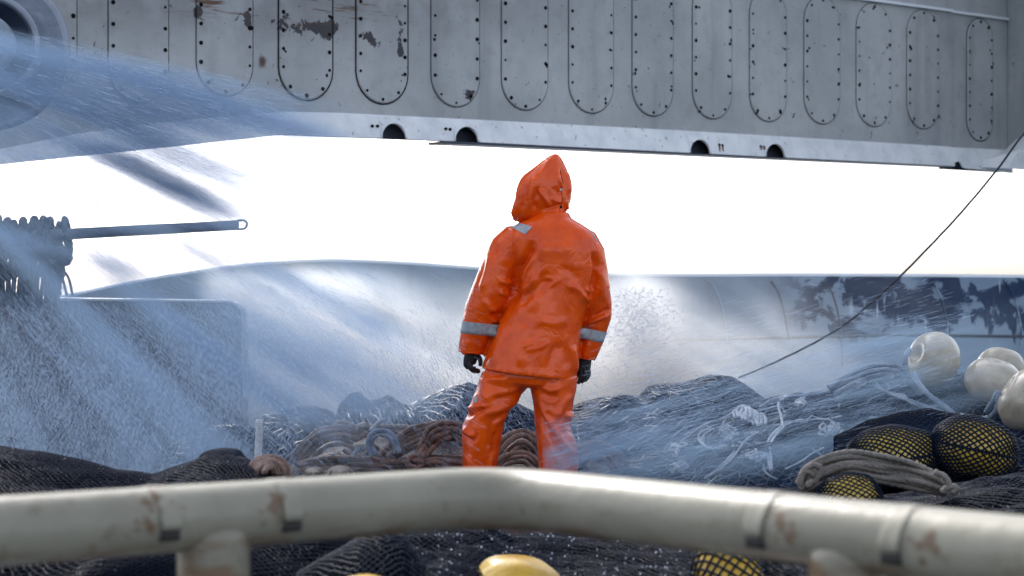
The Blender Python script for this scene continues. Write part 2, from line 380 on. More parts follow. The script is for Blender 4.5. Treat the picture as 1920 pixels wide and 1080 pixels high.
# skirt with mouse-hole openings cut through its lower edge
def zseam(s): return float(np.interp(s, [BS(a) for a, b in seam], [BP(a, b).z for a, b in seam]))
def zbot(s): return float(np.interp(s, [BS(a) for a, b in bot], [BP(a, b).z for a, b in bot]))
holes = [(730, 23), (866, 22), (1303, 19), (1444, 18)]
cuts = []
for px, hw in holes:
    if px > 1781: continue
    s0, s1 = BS(px - hw), BS(px + hw); cuts.append(((s0 + s1) / 2, (s1 - s0) / 2))
ss = set(np.linspace(sL, sR, 90).tolist()) | {BS(a) for a, b in bot}
for c0, r0 in cuts:
    ss = {s for s in ss if abs(s - c0) > r0 * 1.02} | {c0 + r0 * math.cos(a) for a in np.linspace(0, math.pi, 17)}
ss = sorted(ss); lower = []
def cutz(s):
    for c0, r0 in cuts:
        if abs(s - c0) <= r0 + 1e-6: return math.sqrt(max(0, 1 - ((s - c0) / r0) ** 2)) * .088
    return 0
TH = .012; mb = MB()
loft(mb, [[bpt(s, zseam(s) + .004, .004), bpt(s, zbot(s) + cutz(s), .05), bpt(s, zbot(s) + cutz(s), .05 - TH), bpt(s, zseam(s) + .004, .004 - TH)] for s in ss])  # foot tilted forward so the skirt catches more sky light
mb.build('lower_skirt', M['skirt'], beam, smooth=False)
mb = MB()
for c0, r0 in cuts:
    sweep(mb, [bpt(c0 + r0 * 1.03 * math.cos(a), zbot(c0) +   .088 * 1.05 * math.sin(a), .052 - .05 * .5 * math.sin(a)) for a in np.linspace(0.02, math.pi - .02, 18)], .006, 6)
mb.build('opening_rim', M['skirt'], beam)
mb = MB(); s_ = np.linspace(sL, sR, 60)
loft(mb, [[bpt(s, zbot(s) + .004, -.04), bpt(s, zbot(s) + .25, -.04), bpt(s, zbot(s) + .25, -.06), bpt(s, zbot(s) + .004, -.06)] for s in s_]); mb.build('shade_backing', M['inside'], beam, smooth=False)  # dark plate added behind the openings as their interior shade
mb = MB(); s_ = np.linspace(BS(822), sR, 20)
loft(mb, [[bpt(s, zbot(s) - .017 * (1 - i / 24), .045), bpt(s, zbot(s) - .002, .045), bpt(s, zbot(s) - .002, -.1), bpt(s, zbot(s) - .017 * (1 - i / 24), -.1)] for i, s in enumerate(s_)]); mb.build('bottom_flange', M['drum_dark'], beam, smooth=False)
mb = MB(); s_ = np.linspace(BS(1100), sR, 20)
loft(mb, [[bpt(s, 3.245, 0), bpt(s, 3.262, 0), bpt(s, 3.262, .03), bpt(s, 3.245, .03)] for s in s_]); mb.build('weld_bead', M['cap'], beam, smooth=False)
# stained bolts beside the openings
mb = MB()
for px, py in ((692, 237), (702, 237), (830, 242), (838, 243), (1342, 272), (1348, 273), (1420, 275), (1426, 276)):
    q = BP(px, py, .028); loft(mb, [ring(q + BN * a, BD * r, Vector((0, 0, r)), 8) for a, r in ((0, .009), (.008, .009), (.010, .006))])
mb.build('drain_bolt', M['rivet'], beam)
mb = MB()
for px in (1342, 1348, 1420, 1426):
    q = BP(px, 275, .035); q2 = BP(px - 1, 285 if px < 1400 else 281, .045); sweep(mb, [q, (q + q2) / 2, q2], [.007, .006, .002], 6)
mb.build('rust_run', M['rust'], beam)
# access plates
def stadium(hw, z0, z1, n=14):
    out = []
    for k in range(n + 1): a = math.pi * k / n; out.append((hw * math.cos(a), z1 - hw + hw * math.sin(a)))
    for k in range(n + 1): a = math.pi + math.pi * k / n; out.append((hw * math.cos(a), z0 + hw + hw * math.sin(a)))
    return out
def plate(sc0, hw, z0, z1, fr, seed, wide=1):
    """fr(s, z, off) -> point; plate slab, seam ring round it, bolts"""
    r = random.Random(seed); mb = MB(); o1 = stadium(hw, z0, z1); o2 = stadium(hw - .006, z0 + .006, z1 - .006)
    g = lambda pr, off: [fr(sc0 + a, b, off) for a, b in pr]
    A = g(o1, -.004); Bq = g(o1, .005); Cq = g(o2, .011); n = len(A)
    loft(mb, [A, Bq], cap=False); loft(mb, [Bq, Cq], cap=False); mb.add(Cq, [tuple(range(n))])
    o3 = stadium(hw + .003 + .005 * wide, z0 - .003 - .005 * wide, z1 + .003 + .005 * wide); o4 = stadium(hw + .001, z0 - .001, z1 + .001)
    loft(mb, [g(o3, .003), g(o3, .0035), g(o4, .0035), g(o4, -.003)], cap=False, mat=1)
    L = z1 - z0 - 2 * hw; spots = []
    m = max(1, int(L / .097))
    for k in range(m + 1):
        z = z0 + hw + L * k / m; spots += [(-hw + .022, z), (hw - .022, z)]
    for a in (-45, -90, -135): spots.append(((hw - .022) * math.cos(math.radians(a)), z0 + hw + (hw - .022) * math.sin(math.radians(a))))
    for a in (45, 90, 135): spots.append(((hw - .022) * math.cos(math.radians(a)), z1 - hw + (hw - .022) * math.sin(math.radians(a))))
    for a, b in spots:
        R_ = .0098 * r.uniform(.7, 1.3); q = fr(sc0 + a, b, .011); u = (fr(sc0 + a + .01, b, .011) - q).normalized(); nn = (fr(sc0 + a, b, .02) - q).normalized()
        loft(mb, [ring(q + nn * c_, u * R_ * k, Vector((0, 0, R_ * k)), 8) for c_, k in ((-.002, 1), (.003, 1), (.005, .7))], mat=2)
        for _ in range(r.choice((0, 0, 0, 1))):   # chipped paint round the bolt
            R2 = r.uniform(.004, .011); q2 = fr(sc0 + a + r.uniform(-.02, .02), b + r.uniform(-.03, .03), .0115)
            loft(mb, [ring(q2 + nn * c_, u * R2 * r.uniform(.7, 1.3), Vector((0, 0, R2 * r.uniform(.7, 1.4))), 7) for c_ in (-.002, .0012)], mat=2)
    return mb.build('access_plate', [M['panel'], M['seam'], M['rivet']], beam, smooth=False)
edges = [(143 - 100, 143), (203, 315), (368, 473), (523, 622), (668, 763), (808, 898), (940, 1026), (1066, 1149), (1185, 1261), (1298, 1371), (1405, 1474), (1507, 1574), (1605, 1670), (1700, 1760)]
for i, (a, b) in enumerate(edges):
    s0, s1 = BS(a), BS(b); z0 = 2.30 + .0185 * (s0 - BS(595)); z0 += (-.02 if i == 1 else 0)
    z1 = 3.235 if i > 5 else 3.235
    plate((s0 + s1) / 2, (s1 - s0) / 2, z0 if i not in (1,) else 2.22, z1, bpt, i, 1.2 if i in (3, 4) else .25)
# end return of the beam and the column it lands on
e0 = BP(1781, 276); e1 = P(1890, 281, 14.75); ed = Vector((e1.x - e0.x, e1.y - e0.y, 0)); eL = ed.length; ed.normalize(); en = Vector((ed.y, -ed.x, 0))
def fr2(s, z, off=0): q = Vector((e0.x, e0.y, 0)) + ed * s + en * off; return Vector((q.x, q.y, z))
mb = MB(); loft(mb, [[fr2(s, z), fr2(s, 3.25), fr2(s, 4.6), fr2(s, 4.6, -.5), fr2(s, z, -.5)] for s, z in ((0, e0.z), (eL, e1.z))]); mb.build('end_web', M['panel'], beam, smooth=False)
mb = MB()
h_ = []
for k in range(25):
    s = eL * 1.0 * k / 24; dz = math.sqrt(max(0, 1 - ((s - .035) / .05) ** 2)) * .045; h_.append((s, dz))
loft(mb, [[fr2(s, e0.z + (e1.z - e0.z) * s / eL, .004), fr2(s, 2.128 + dz - .03 * s, .05), fr2(s, 2.128 + dz - .03 * s, .038), fr2(s, e0.z, -.008)] for s, dz in h_]); mb.build('end_skirt', M['skirt'], beam, smooth=False)
mb = MB(); loft(mb, [[fr2(s, 2.12, -.04), fr2(s, 2.4, -.04), fr2(s, 2.4, -.1), fr2(s, 2.12, -.1)] for s in (0, eL)]); mb.build('shade_backing', M['inside'], beam, smooth=False)  # same dark backing, painted shade behind the end skirt
mb = MB(); loft(mb, [[fr2(s, 3.24, 0), fr2(s, 3.256, 0), fr2(s, 3.256, .025), fr2(s, 3.24, .025)] for s in (0, eL)]); mb.build('weld_bead', M['cap'], beam, smooth=False)
plate((P(1836, 540, 14.55).x - e0.x) / ed.x, .148, 2.335, 3.225, fr2, 50, .8)
col = tag(empty('gantry_column', (3.9, 14.6, 0)), 'grey steel column at the right edge where the overhead beam lands', 'gantry column')
mb = MB(); c0, c1 = P(1889, 300, 14.74), P(2150, 318, 13.2)
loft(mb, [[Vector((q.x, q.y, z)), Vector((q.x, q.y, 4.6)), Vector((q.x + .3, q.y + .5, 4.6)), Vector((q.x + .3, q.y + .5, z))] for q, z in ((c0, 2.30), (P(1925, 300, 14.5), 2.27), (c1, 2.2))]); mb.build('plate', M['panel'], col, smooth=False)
mb = MB(); loft(mb, [[P(1810, 312, 14.53), P(1885, 281, 14.7), P(1905, 262, 14.62), P(1905, 316, 14.6)], [P(1890, 316, 14.4), P(1910, 281, 14.5), P(1950, 240, 14.3), P(1950, 321, 14.2)], [P(2150, 330, 13.6), P(2150, 281, 13.6), P(2150, 210, 13.4), P(2150, 328, 13.3)]]); mb.build('haunch', M['skirt'], col, smooth=False)

# ------------------------------------------------------------------ winch drum end at upper left
q = P(-24, 95, 8.7); ax = Vector((.16, -1, .10)).normalized(); ux = Vector((0, 0, 1)).cross(ax).normalized(); vx = ax.cross(ux)
drum = tag(empty('winch_drum', tuple(q)), 'round flanged winch drum end cut off by the upper left corner', 'winch drum')
def disc(name, prof_, m):
    mb = MB(); loft(mb, [ring(q + ax * h, ux * r, vx * r, 64) for h, r in prof_]); return mb.build(name, m, drum)
disc('flange', [(-.03, .30), (-.03, .34), (-.02, .352), (.0, .356), (.018, .352), (.028, .338), (.026, .325), (.012, .31), (.010, .2)], M['drum'])
disc('hub_ring', [(.0, .235), (.10, .235), (.115, .228), (.118, .215), (.11, .205), (.03, .20)], M['drum'])
disc('recess', [(.11, .203), (.112, .2), (.06, .165), (.05, .1)], M['drum_dark'])
disc('axle_cap', [(.05, .14), (.15, .13), (.165, .115), (.168, .02)], M['drum'])

# ------------------------------------------------------------------ wet steel box at left
bx = tag(empty('deck_box', tuple(P(150, 760, 10.2)[:2]) + (0,)), 'big grey steel box with a rounded top corner at the left, streaked with driving spray', 'deck box')
mb = MB(); out = []
cx0, cx1 = P(-500, 0, 10.2).x, P(452, 0, 10.2).x; zt0, zt1 = P(0, 556, 10.2).z, P(452, 565, 10.2).z; r_ = .07
pr = [(cx0, 0), (cx0, zt0 + .01)] + [(cx1 - r_ + r_ * math.sin(a), zt1 - r_ + r_ * math.cos(a)) for a in np.linspace(0, math.pi / 2, 8)] + [(cx1 + .02, 0)]
loft(mb, [[Vector((x, y, z)) for x, z in pr] for y in (10.2, 10.42)]); mb.build('shell', M['box'], bx, smooth=False)
mb = MB(); sweep(mb, [Vector((x, 10.195, z)) for x, z in [(cx0, zt0 + .01)] + pr[2:-3]], .008, 8); mb.build('highlight_rim', M['cap'], bx)  # white rim paints in the highlight along the box's top edge

# ------------------------------------------------------------------ steel bar with loop, and dark rope wound on it
bar = tag(empty('boom_bar', tuple(P(290, 433, 9.6))), 'straight steel bar with an end loop, sticking out of the wound ropes', 'bar')
a_, b_ = P(-120, 452, 9.6), P(447, 422, 9.6)
mb = MB(); sweep(mb, [a_ + (b_ - a_) * t for t in np.linspace(0, 1, 12)], np.linspace(.030, .0245, 12), 14); mb.build('shaft', M['bar'], bar)
mb = MB(); c_ = P(449, 421.5, 9.6); u = (b_ - a_).normalized(); vz = Vector((0, 0, 1))
sweep(mb, [c_ - u * .01 + vz * .021] + [c_ + u * (.015 + .021 * math.sin(t)) + vz * (.021 * math.cos(t)) for t in np.linspace(0, math.pi, 14)] + [c_ - u * .01 - vz * .021], .0055, 8); mb.build('end_loop', M['bar'], bar)
rr = random.Random(3)
def winding(name, label, cxs, cy_, rad, tube, n, Y, sag=0):
    mb = MB()
    for k in range(n):
        px = cxs[0] + (cxs[1] - cxs[0]) * k / (n - 1); c = P(px, cy_(px) + rr.uniform(-2, 2), Y + rr.uniform(-.02, .02)); R_ = rad * rr.uniform(.8, 1.2); tilt = rr.uniform(-.35, .35); sg = rr.uniform(.5, 1) * sag
        path = [c + Vector((math.sin(a) * tilt * R_ * .5, math.cos(a) * R_ * .6, math.sin(a) * R_ - (sg if math.sin(a) < 0 else 0) * -math.sin(a))) for a in np.linspace(0, 2 * math.pi, 28)]
        sweep(mb, catmull(path, .02), tube * rr.uniform(.85, 1.1), 10, 3, .09)
    return tag(mb.build(name, M['rope_dark'], recalc=False), label, 'rope', 'dark ropes wound at the left edge')
winding('wound_rope', 'topmost dark rope wound tightly round the steel bar at the left edge', (-70, 126), lambda x: 436 - (x - 0) * -.03, .066, .0165, 13, 9.62, .02)
winding('wound_rope', 'middle dark rope winding hanging under the steel bar, left edge', (-66, 112), lambda x: 478, .074, .015, 12, 9.66, .05)
winding('wound_rope', 'lowest dark rope loops fanning out onto the grey box, left edge', (-66, 108), lambda x: 524, .078, .012, 17, 9.72, .06)
mb = MB()
for k in range(5):
    p0 = P(60 + k * 13, 500 + rr.uniform(-6, 6), 9.7); p1 = P(92 + k * 11, 553, 9.78); sweep(mb, catmull([p0, (p0 + p1) / 2 + Vector((.01, 0, .02)), p1], .02), .0065, 8)
tag(mb.build('loose_line', M['rope_dark'], recalc=False), 'thin loose line ends slanting down from the wound ropes to the box top', 'line')
mb = MB(); sweep(mb, catmull([P(20, 474, 9.6), P(70, 473, 9.56), P(108, 474, 9.55), P(124, 477, 9.56), P(122, 486, 9.56), P(100, 488, 9.58)], .015), .034, 12, 3, .15)
tag(mb.build('rope_bight', M['rope_dark'], recalc=False), 'short thick dark rope bight poking out right beneath the bar', 'rope')

# ------------------------------------------------------------------ cable at right
mb = MB(); cp = catmull([P(2010, 150, 11.0), P(1920, 250, 11), P(1865, 324, 11), P(1790, 412, 11), P(1700, 506, 11), P(1640, 562, 11), P(1590, 604, 11), P(1540, 636, 11), P(1460, 676, 11.1), P(1385, 708, 11.3)], .05)
sweep(mb, cp, .0062, 8, 3, .05); tag(mb.build('cable', M['cable']), 'thin dark cable slanting down from the right edge to the net pile', 'cable')

# ------------------------------------------------------------------ foreground guard rail
RA = P(935, 934, 4.2); zr = .822
def railpt(px):   # centreline point under a picture column
    k = (px - 960) / F; A = Vector((-.028, 4.2)); B = Vector((-.926, 3.58)) if px < 935 else Vector((.842, 3.27)); d = B - A
    t = (A.x - k * A.y) / (k * d.y - d.x); q = A + d * t; return Vector((q.x, q.y, zr))
rail = tag(empty('guard_rail', (-.028, 4.2, 0)), 'thick cream painted pipe rail with a shallow bend and rusty lugs, blurred across the foreground', 'guard rail')
path = [railpt(-500), railpt(-100), railpt(300), railpt(700), railpt(780), *[railpt(820) * (1 - t) ** 2 + Vector((-.028, 4.2, zr)) * 2 * t * (1 - t) + railpt(1050) * t ** 2 for t in np.linspace(0, 1, 7)], railpt(1090), railpt(1250), railpt(1500), railpt(1800), railpt(2300)]
dense = catmull(path, .03)
mb = MB(); sweep(mb, dense, .0635, 40); mb.build('pipe', M['rail'], rail)
for px in (400, 1590):
    q = railpt(px); mb = MB(); loft(mb, [ring((q.x, q.y, z), (r, 0, 0), (0, r, 0), 36) for z, r in ((0, .069), (.3, .069), (.745, .069), (.775, .0705), (.792, .069), (.802, .060))]); mb.build('post', M['rail'], rail)
M['void'] = mat('lug_hollow_shade', (.02, .018, .015), .7)  # dark colour painting the shaded hollow under a lug on a solid block
for px, sgn in ((292, -1), (519, -1), (1457, 1), (1712, 1)):
    q = railpt(px); d = (railpt(px + 20) - railpt(px - 20)).normalized(); nf = Vector((d.y, -d.x, 0)); hw = .0195
    R_ = .0635; mb = MB(); pr = []
    for a in np.linspace(100, -8, 12): ra = math.radians(a); k = 1 - max(0, a) / 100; pr.append((math.cos(ra) * (R_ + .0015 + .010 * k ** 3), math.sin(ra) * (R_ + .0015 + .003 * k)))
    inn = [(x - .005, z - .003) for x, z in pr]
    loft(mb, [[q + d * s + nf * x + vz * z for x, z in pr + inn[::-1]] for s in (-hw, -hw * .9, hw * .9, hw)]); lg = mb.build('lug', M['rail'], rail)
    mb = MB(); loft(mb, [[q + d * s * .6 + nf * x + vz * z for x, z in ((.05, -.008), (.068, -.012), (.070, -.024), (.066, -.032), (.05, -.036))] for s in (-.03, -.026, .026, .03)]); mb.build('lug_shade_block', M['void'], rail)
# ------------------------------------------------------------------ net heaps
def heap_fn(prof_, Yc, depth, seed, amp=.03, back=.35, scale=7):
    xs = [a for a, b in prof_]; zs = [P(a, b, Yc).z for a, b in prof_]; X = [P(a, b, Yc).x for a, b in prof_]
    f = WN(seed, scale, 3); g = WN(seed + 50, scale * .6, 2); f2 = WN(seed + 9, scale * 4, 2)
    def fn(x, t, off=0):      # t: -1 (near foot) .. 0 (ridge) .. 1 (far foot)
        x = np.asarray(x, float); t = np.asarray(t, float)
        y = Yc + np.where(t < 0, t * depth, t * depth * back) + .12 * g(x, t * depth, 3.)
        zr_ = np.interp(x, X, zs); k = np.where(t < 0, np.cos(np.clip(-t, 0, 1) * 1.45) ** .75, np.cos(np.clip(t, 0, 1) * 1.5))
        w_ = np.clip(np.abs(t) * 3, 0, 1) * .85 + .15
        z = zr_ * k + amp * (f(x, y) * w_ + .5 * np.abs(f(x * 1.7, y * 1.7, 4)) * w_ + .22 * f2(x, y) - .35) + off
        return x, y, np.maximum(z, -.02)
    fn.X = (X[0], X[-1]); fn.Yc = Yc; fn.depth = depth; return fn
def heap_base(name, fn, m, nx=260, nt_=110):
    x = np.linspace(*fn.X, nx); t = np.linspace(-1, 1, nt_); XX, TT = np.meshgrid(x, t); a, b, c = fn(XX, TT)
    V = np.stack([a, b, c], -1).reshape(-1, 3); idx = np.arange(nx * nt_).reshape(nt_, nx)
    Fq = np.stack([idx[:-1, :-1], idx[:-1, 1:], idx[1:, 1:], idx[1:, :-1]], -1).reshape(-1, 4)
    mb = MB(); mb.v = V.tolist(); mb.f = [tuple(q) for q in Fq.tolist()]; mb.m = [0] * len(mb.f)
    return mb.build(name, m, recalc=False)
def strands(Pa, Pb, r):
    """many straight twines as thin 4-sided prisms: arrays (n,3)"""
    Pa = np.asarray(Pa); Pb = np.asarray(Pb); d = Pb - Pa; L = np.linalg.norm(d, axis=1); ok = L > 1e-6; Pa, Pb, d, L = Pa[ok], Pb[ok], d[ok], L[ok]
    d = d / L[:, None]; h = np.where(np.abs(d[:, 2:3]) > .9, np.array([[1., 0, 0]]), np.array([[0, 0, 1.]])); u = np.cross(d, h); u /= np.linalg.norm(u, axis=1)[:, None]; v = np.cross(d, u)
    rr_ = np.broadcast_to(r, (len(d),))[:, None]
    c = [u, v, -u, -v]; V = np.stack([Pa + q * rr_ for q in c] + [Pb + q * rr_ for q in c], 1).reshape(-1, 3); n = len(d)
    b = (np.arange(n) * 8)[:, None]; Fq = np.concatenate([b + np.array([[i, (i + 1) % 4, (i + 1) % 4 + 4, i + 4]]) for i in range(4)])
    return V, Fq
def net_mesh(name, V, Fq, m, parent=None):
    me = bpy.data.meshes.new(name); me.vertices.add(len(V)); me.vertices.foreach_set('co', np.asarray(V, float).ravel())
    me.loops.add(Fq.size); me.loops.foreach_set('vertex_index', Fq.ravel().astype(np.int32)); me.polygons.add(len(Fq))
    me.polygons.foreach_set('loop_start', np.arange(len(Fq), dtype=np.int32) * 4); me.polygons.foreach_set('loop_total', np.full(len(Fq), 4, np.int32)); me.update(calc_edges=True)
    return link(name, me, m, parent)
def lattice(surf, nu, nv, r, jit=.18, seed=0):
    """diamond mesh laid over surf(u, v) -> (n,3), u and v in 0..1"""
    g = np.random.default_rng(seed); I, J = np.meshgrid(np.arange(nu + 1), np.arange(nv + 1), indexing='ij')
    U = (I + g.uniform(-jit, jit, I.shape)) / nu; Vv = (J + g.uniform(-jit, jit, I.shape)) / nv
    pts_ = surf(U.ravel(), Vv.ravel()).reshape(nu + 1, nv + 1, 3); a = []; b = []
    even = ((I + J) % 2 == 0)
    for di, dj in ((1, 1), (1, -1)):
        i0 = I[:-1] ; sel = even[:-1]; jj = J[:-1] + dj; ok = sel & (jj >= 0) & (jj <= nv)
        a.append(pts_[:-1][ok]); b.append(pts_[1:][I[:-1][ok], jj[ok]])
    sel = ~even[:-1]                               # edges starting on the odd nodes complete the diamonds
    for di, dj in ((1, 1), (1, -1)):
        jj = J[:-1] + dj; ok = sel & (jj >= 0) & (jj <= nv) & False
    return strands(np.concatenate(a), np.concatenate(b), r)
def diamond(surf, nu, nv, r, jit=.18, seed=0):
    g = np.random.default_rng(seed); I, J = np.meshgrid(np.arange(nu + 1), np.arange(nv + 1), indexing='ij')
    sh = (J % 2) * .5
    U = np.clip((I + sh + g.uniform(-jit, jit, I.shape)) / nu, 0, 1); Vv = (J + g.uniform(-jit, jit, I.shape)) / nv
    q = surf(U.ravel(), Vv.ravel()).reshape(nu + 1, nv + 1, 3); a = []; b = []
    for j in range(nv):
        a += [q[:, j]]; b += [q[:, j + 1]]
        if j % 2 == 0: a += [q[1:, j]]; b += [q[:-1, j + 1]]
        else: a += [q[:-1, j]]; b += [q[1:, j + 1]]
    return strands(np.concatenate(a), np.concatenate(b), r)
def heap(name, label, cat, prof_, Yc, depth, seed, mbase, mtw, cell=None, r=.0022, amp=.03, back=.35, scale=7, group=None, trange=(-.95, .4), xr=None):
    fn = heap_fn(prof_, Yc, depth, seed, amp, back, scale); o = heap_base(name, fn, mbase)
    if cell:
        x0, x1 = xr or fn.X; nu = int((x1 - x0) / cell); nv = int((trange[1] - trange[0]) * depth / (cell * .55))
        def surf(u, v): return np.stack(fn(x0 + (x1 - x0) * u, trange[0] + (trange[1] - trange[0]) * v, .008), -1)
        V, Fq = diamond(surf, nu, nv, r, .22, seed); net_mesh('mesh_twine', V, Fq, mtw, o)
    tag(o, label, cat, group); return fn
GN = 'net heaps on the deck'
hn_front_l = heap('net_heap', 'black net heap behind the left half of the pipe rail', 'fishing net', [(-400, 860), (-100, 840), (0, 838), (80, 845), (160, 862), (220, 880), (290, 889), (340, 872), (400, 850), (440, 848), (475, 856), (510, 874), (560, 892), (640, 925), (720, 975), (800, 1010)], 6.6, 1.9, 11, M['net_base'], M['twine'], .026, .0016, amp=.012, group=GN)
hn_front_m = heap('net_heap', 'low glistening black net heap seen under the middle of the pipe rail', 'fishing net', [(560, 1010), (700, 975), (850, 975), (905, 982), (960, 1009), (1040, 1002), (1120, 990), (1250, 965), (1350, 950), (1450, 960), (1560, 1000)], 6.3, 1.7, 12, M['net_base'], M['twine'], .024, .0016, amp=.02, group=GN)
hn_front_r = heap('net_heap', 'black net heap rising behind the right end of the pipe rail, under the netted floats', 'fishing net', [(1180, 1000), (1280, 950), (1340, 925), (1420, 915), (1490, 920), (1560, 935), (1640, 940), (1700, 935), (1790, 915), (1850, 900), (1900, 898), (1980, 890), (2200, 880)], 7.0, 1.9, 13, M['net_base'], M['twine'], .026, .0016, amp=.022, group=GN)
hn_mid_r = heap('net_heap', 'broad navy net heap sloping up to the cream floats, lost in spray', 'fishing net', [(1080, 900), (1150, 882), (1240, 850), (1310, 800), (1380, 770), (1440, 748), (1500, 742), (1560, 735), (1600, 705), (1650, 684), (1700, 692), (1780, 706), (1860, 735), (1920, 760), (2150, 770)], 9.9, 1.9, 14, M['net_blue'], M['twine_blue'], .05, .0024, amp=.035, group=GN)
hn_far_r = heap('net_heap', 'rounded dark blue net hump right of the person, farthest back', 'fishing net', [(1060, 770), (1085, 758), (1130, 744), (1200, 741), (1215, 724), (1290, 716), (1330, 704), (1370, 708), (1400, 724), (1440, 758), (1520, 800), (1600, 850)], 11.6, 1.0, 15, M['net_blue'], M['twine_blue'], .05, .003, amp=.02, group=GN)
hn_far_l = heap('net_heap', 'dark blue net hump against the grey box, left of the white braided rope', 'fishing net', [(280, 905), (300, 862), (318, 840), (345, 822), (420, 795), (470, 793), (500, 810), (530, 850), (560, 905)], 9.4, .7, 16, M['net_blue'], M['twine_blue'], .05, .002, amp=.012, group=GN)
heap('net_heap', 'taller dark blue net hump between the white braided rope and the brown ropes', 'fishing net', [(455, 900), (475, 830), (495, 780), (530, 763), (580, 760), (620, 772), (655, 800), (700, 850), (740, 890)], 11.1, .7, 116, M['net_blue'], M['twine_blue'], .05, .002, amp=.012, group=GN)
hn_rope = heap('net_heap', 'brownish net heap carrying the tangled brown ropes behind the person', 'fishing net', [(530, 900), (550, 868), (575, 835), (610, 818), (680, 806), (760, 812), (800, 808), (860, 815), (930, 815), (1000, 820), (1060, 838), (1110, 862), (1180, 890)], 10.0, .9, 17, M['net_brown'], M['twine_blue'], None, amp=.02, group=GN)
hn_mist = heap('net_heap', 'pale mist-covered net slope peaking just left of the person', 'fishing net', [(600, 850), (640, 815), (700, 790), (760, 765), (800, 745), (850, 722), (880, 716), (930, 735), (1000, 770), (1080, 800)], 11.2, .9, 18, M['net_blue'], M['twine_blue'], .05, .003, amp=.015, group=GN)
hn_knot = heap('net_heap', 'knotted dark net lump standing above the brown ropes left of the person', 'fishing net', [(622, 860), (630, 790), (640, 756), (655, 741), (675, 738), (686, 752), (700, 756), (715, 746), (728, 748), (745, 764), (775, 770), (820, 800)], 10.7, .5, 19, M['net_blue'], M['twine_blue'], .04, .003, amp=.02, scale=16, group=GN)

# ------------------------------------------------------------------ the person
YP = 8.72
def Q(px, py, y=0): return P(px, py, YP) + Vector((0, y, 0))
def W(px): return px / F * YP
person_origin = (Q(975, 900).x, YP, 0)
def hsec(py, xl, xr, d, yo=0, tilt=0, e=2.3, n=28):
    """horizontal ring between two picture columns; tilt in px lowers its right end"""
    c = Q((xl + xr) / 2, py, yo); return ring(c, (W(xr - xl) / 2, 0, -W(tilt) / 2), (0, d, 0), n, e)
def csec(px, py, wd, d, yo=0, dirv=(0, 1), e=2.0, n=24):
    """ring square to a limb running along picture direction dirv"""
    a = Vector((dirv[0], 0, -dirv[1])).normalized(); u = Vector((-a.z, 0, a.x)) * -1
    return ring(Q(px, py, yo), u * (W(wd) / 2), (0, d, 0), n, e)
def pxpy(v): return v[:, 0] / v[:, 1] * F + 960, 540 - (v[:, 2] - ZC) / v[:, 1] * F
def sculpt(me, strokes, wr=None, seed=1, only_back=True):
    """folds: each stroke is (picture polyline, width px, height mm, sharpness side). + ridge, - valley; on the side the camera sees"""
    v = coords(me); nrm = normals(me); x = 960 + v[:, 0] / YP * F; y = 540 - (v[:, 2] - ZC) / YP * F; disp = np.zeros(len(v))
    face = np.clip((-nrm[:, 1] + .25) / .5, 0, 1)
    for pts_, wd, amp, sh in strokes:
        p = catmull([(a, b, 0) for a, b in pts_], 6)[:, :2]; best = np.full(len(v), 1e9); sgn = np.zeros(len(v)); tt = np.zeros(len(v))
        for i in range(len(p) - 1):
            a, d = p[i], p[i + 1] - p[i]; L2 = (d ** 2).sum() + 1e-9; t = np.clip(((x - a[0]) * d[0] + (y - a[1]) * d[1]) / L2, 0, 1)
            dx = x - a[0] - t * d[0]; dy = y - a[1] - t * d[1]; dd = dx * dx + dy * dy; m = dd < best
            best[m] = dd[m]; sgn[m] = np.sign(d[0] * dy - d[1] * dx)[m]; tt[m] = (i + t[m]) / (len(p) - 1)
        dist = np.sqrt(best); ww = np.where(sgn * sh > 0, wd * (1 - .6 * abs(sh)), wd); taper = np.clip(np.minimum(tt, 1 - tt) * 5, .15, 1)
        disp += 1.45 * amp / 1000 * np.exp(-(dist / ww) ** 2) * taper * face
    if wr:
        amp, scl, zs = wr; f = WN(seed, scl, 3, 4); wrp = WN(seed + 3, scl * .5, 2)
        q = wrp(v[:, 0], v[:, 1], v[:, 2]) * .6
        ridge = 1 - np.abs(np.clip(f(v[:, 0] + q * .05, v[:, 1], v[:, 2] * zs + q * .05), -1, 1)) * 2
        msk = np.clip(WN(seed + 7, scl * .3, 2)(v[:, 0], v[:, 1], v[:, 2]) + .5, 0, 1)
        disp += amp / 1000 * ridge * msk
    v = v + nrm * disp[:, None]; me.vertices.foreach_set('co', v.ravel()); me.update()
    return me
def attach(mb, name, me, m, parent): return link(name, me, m, parent)

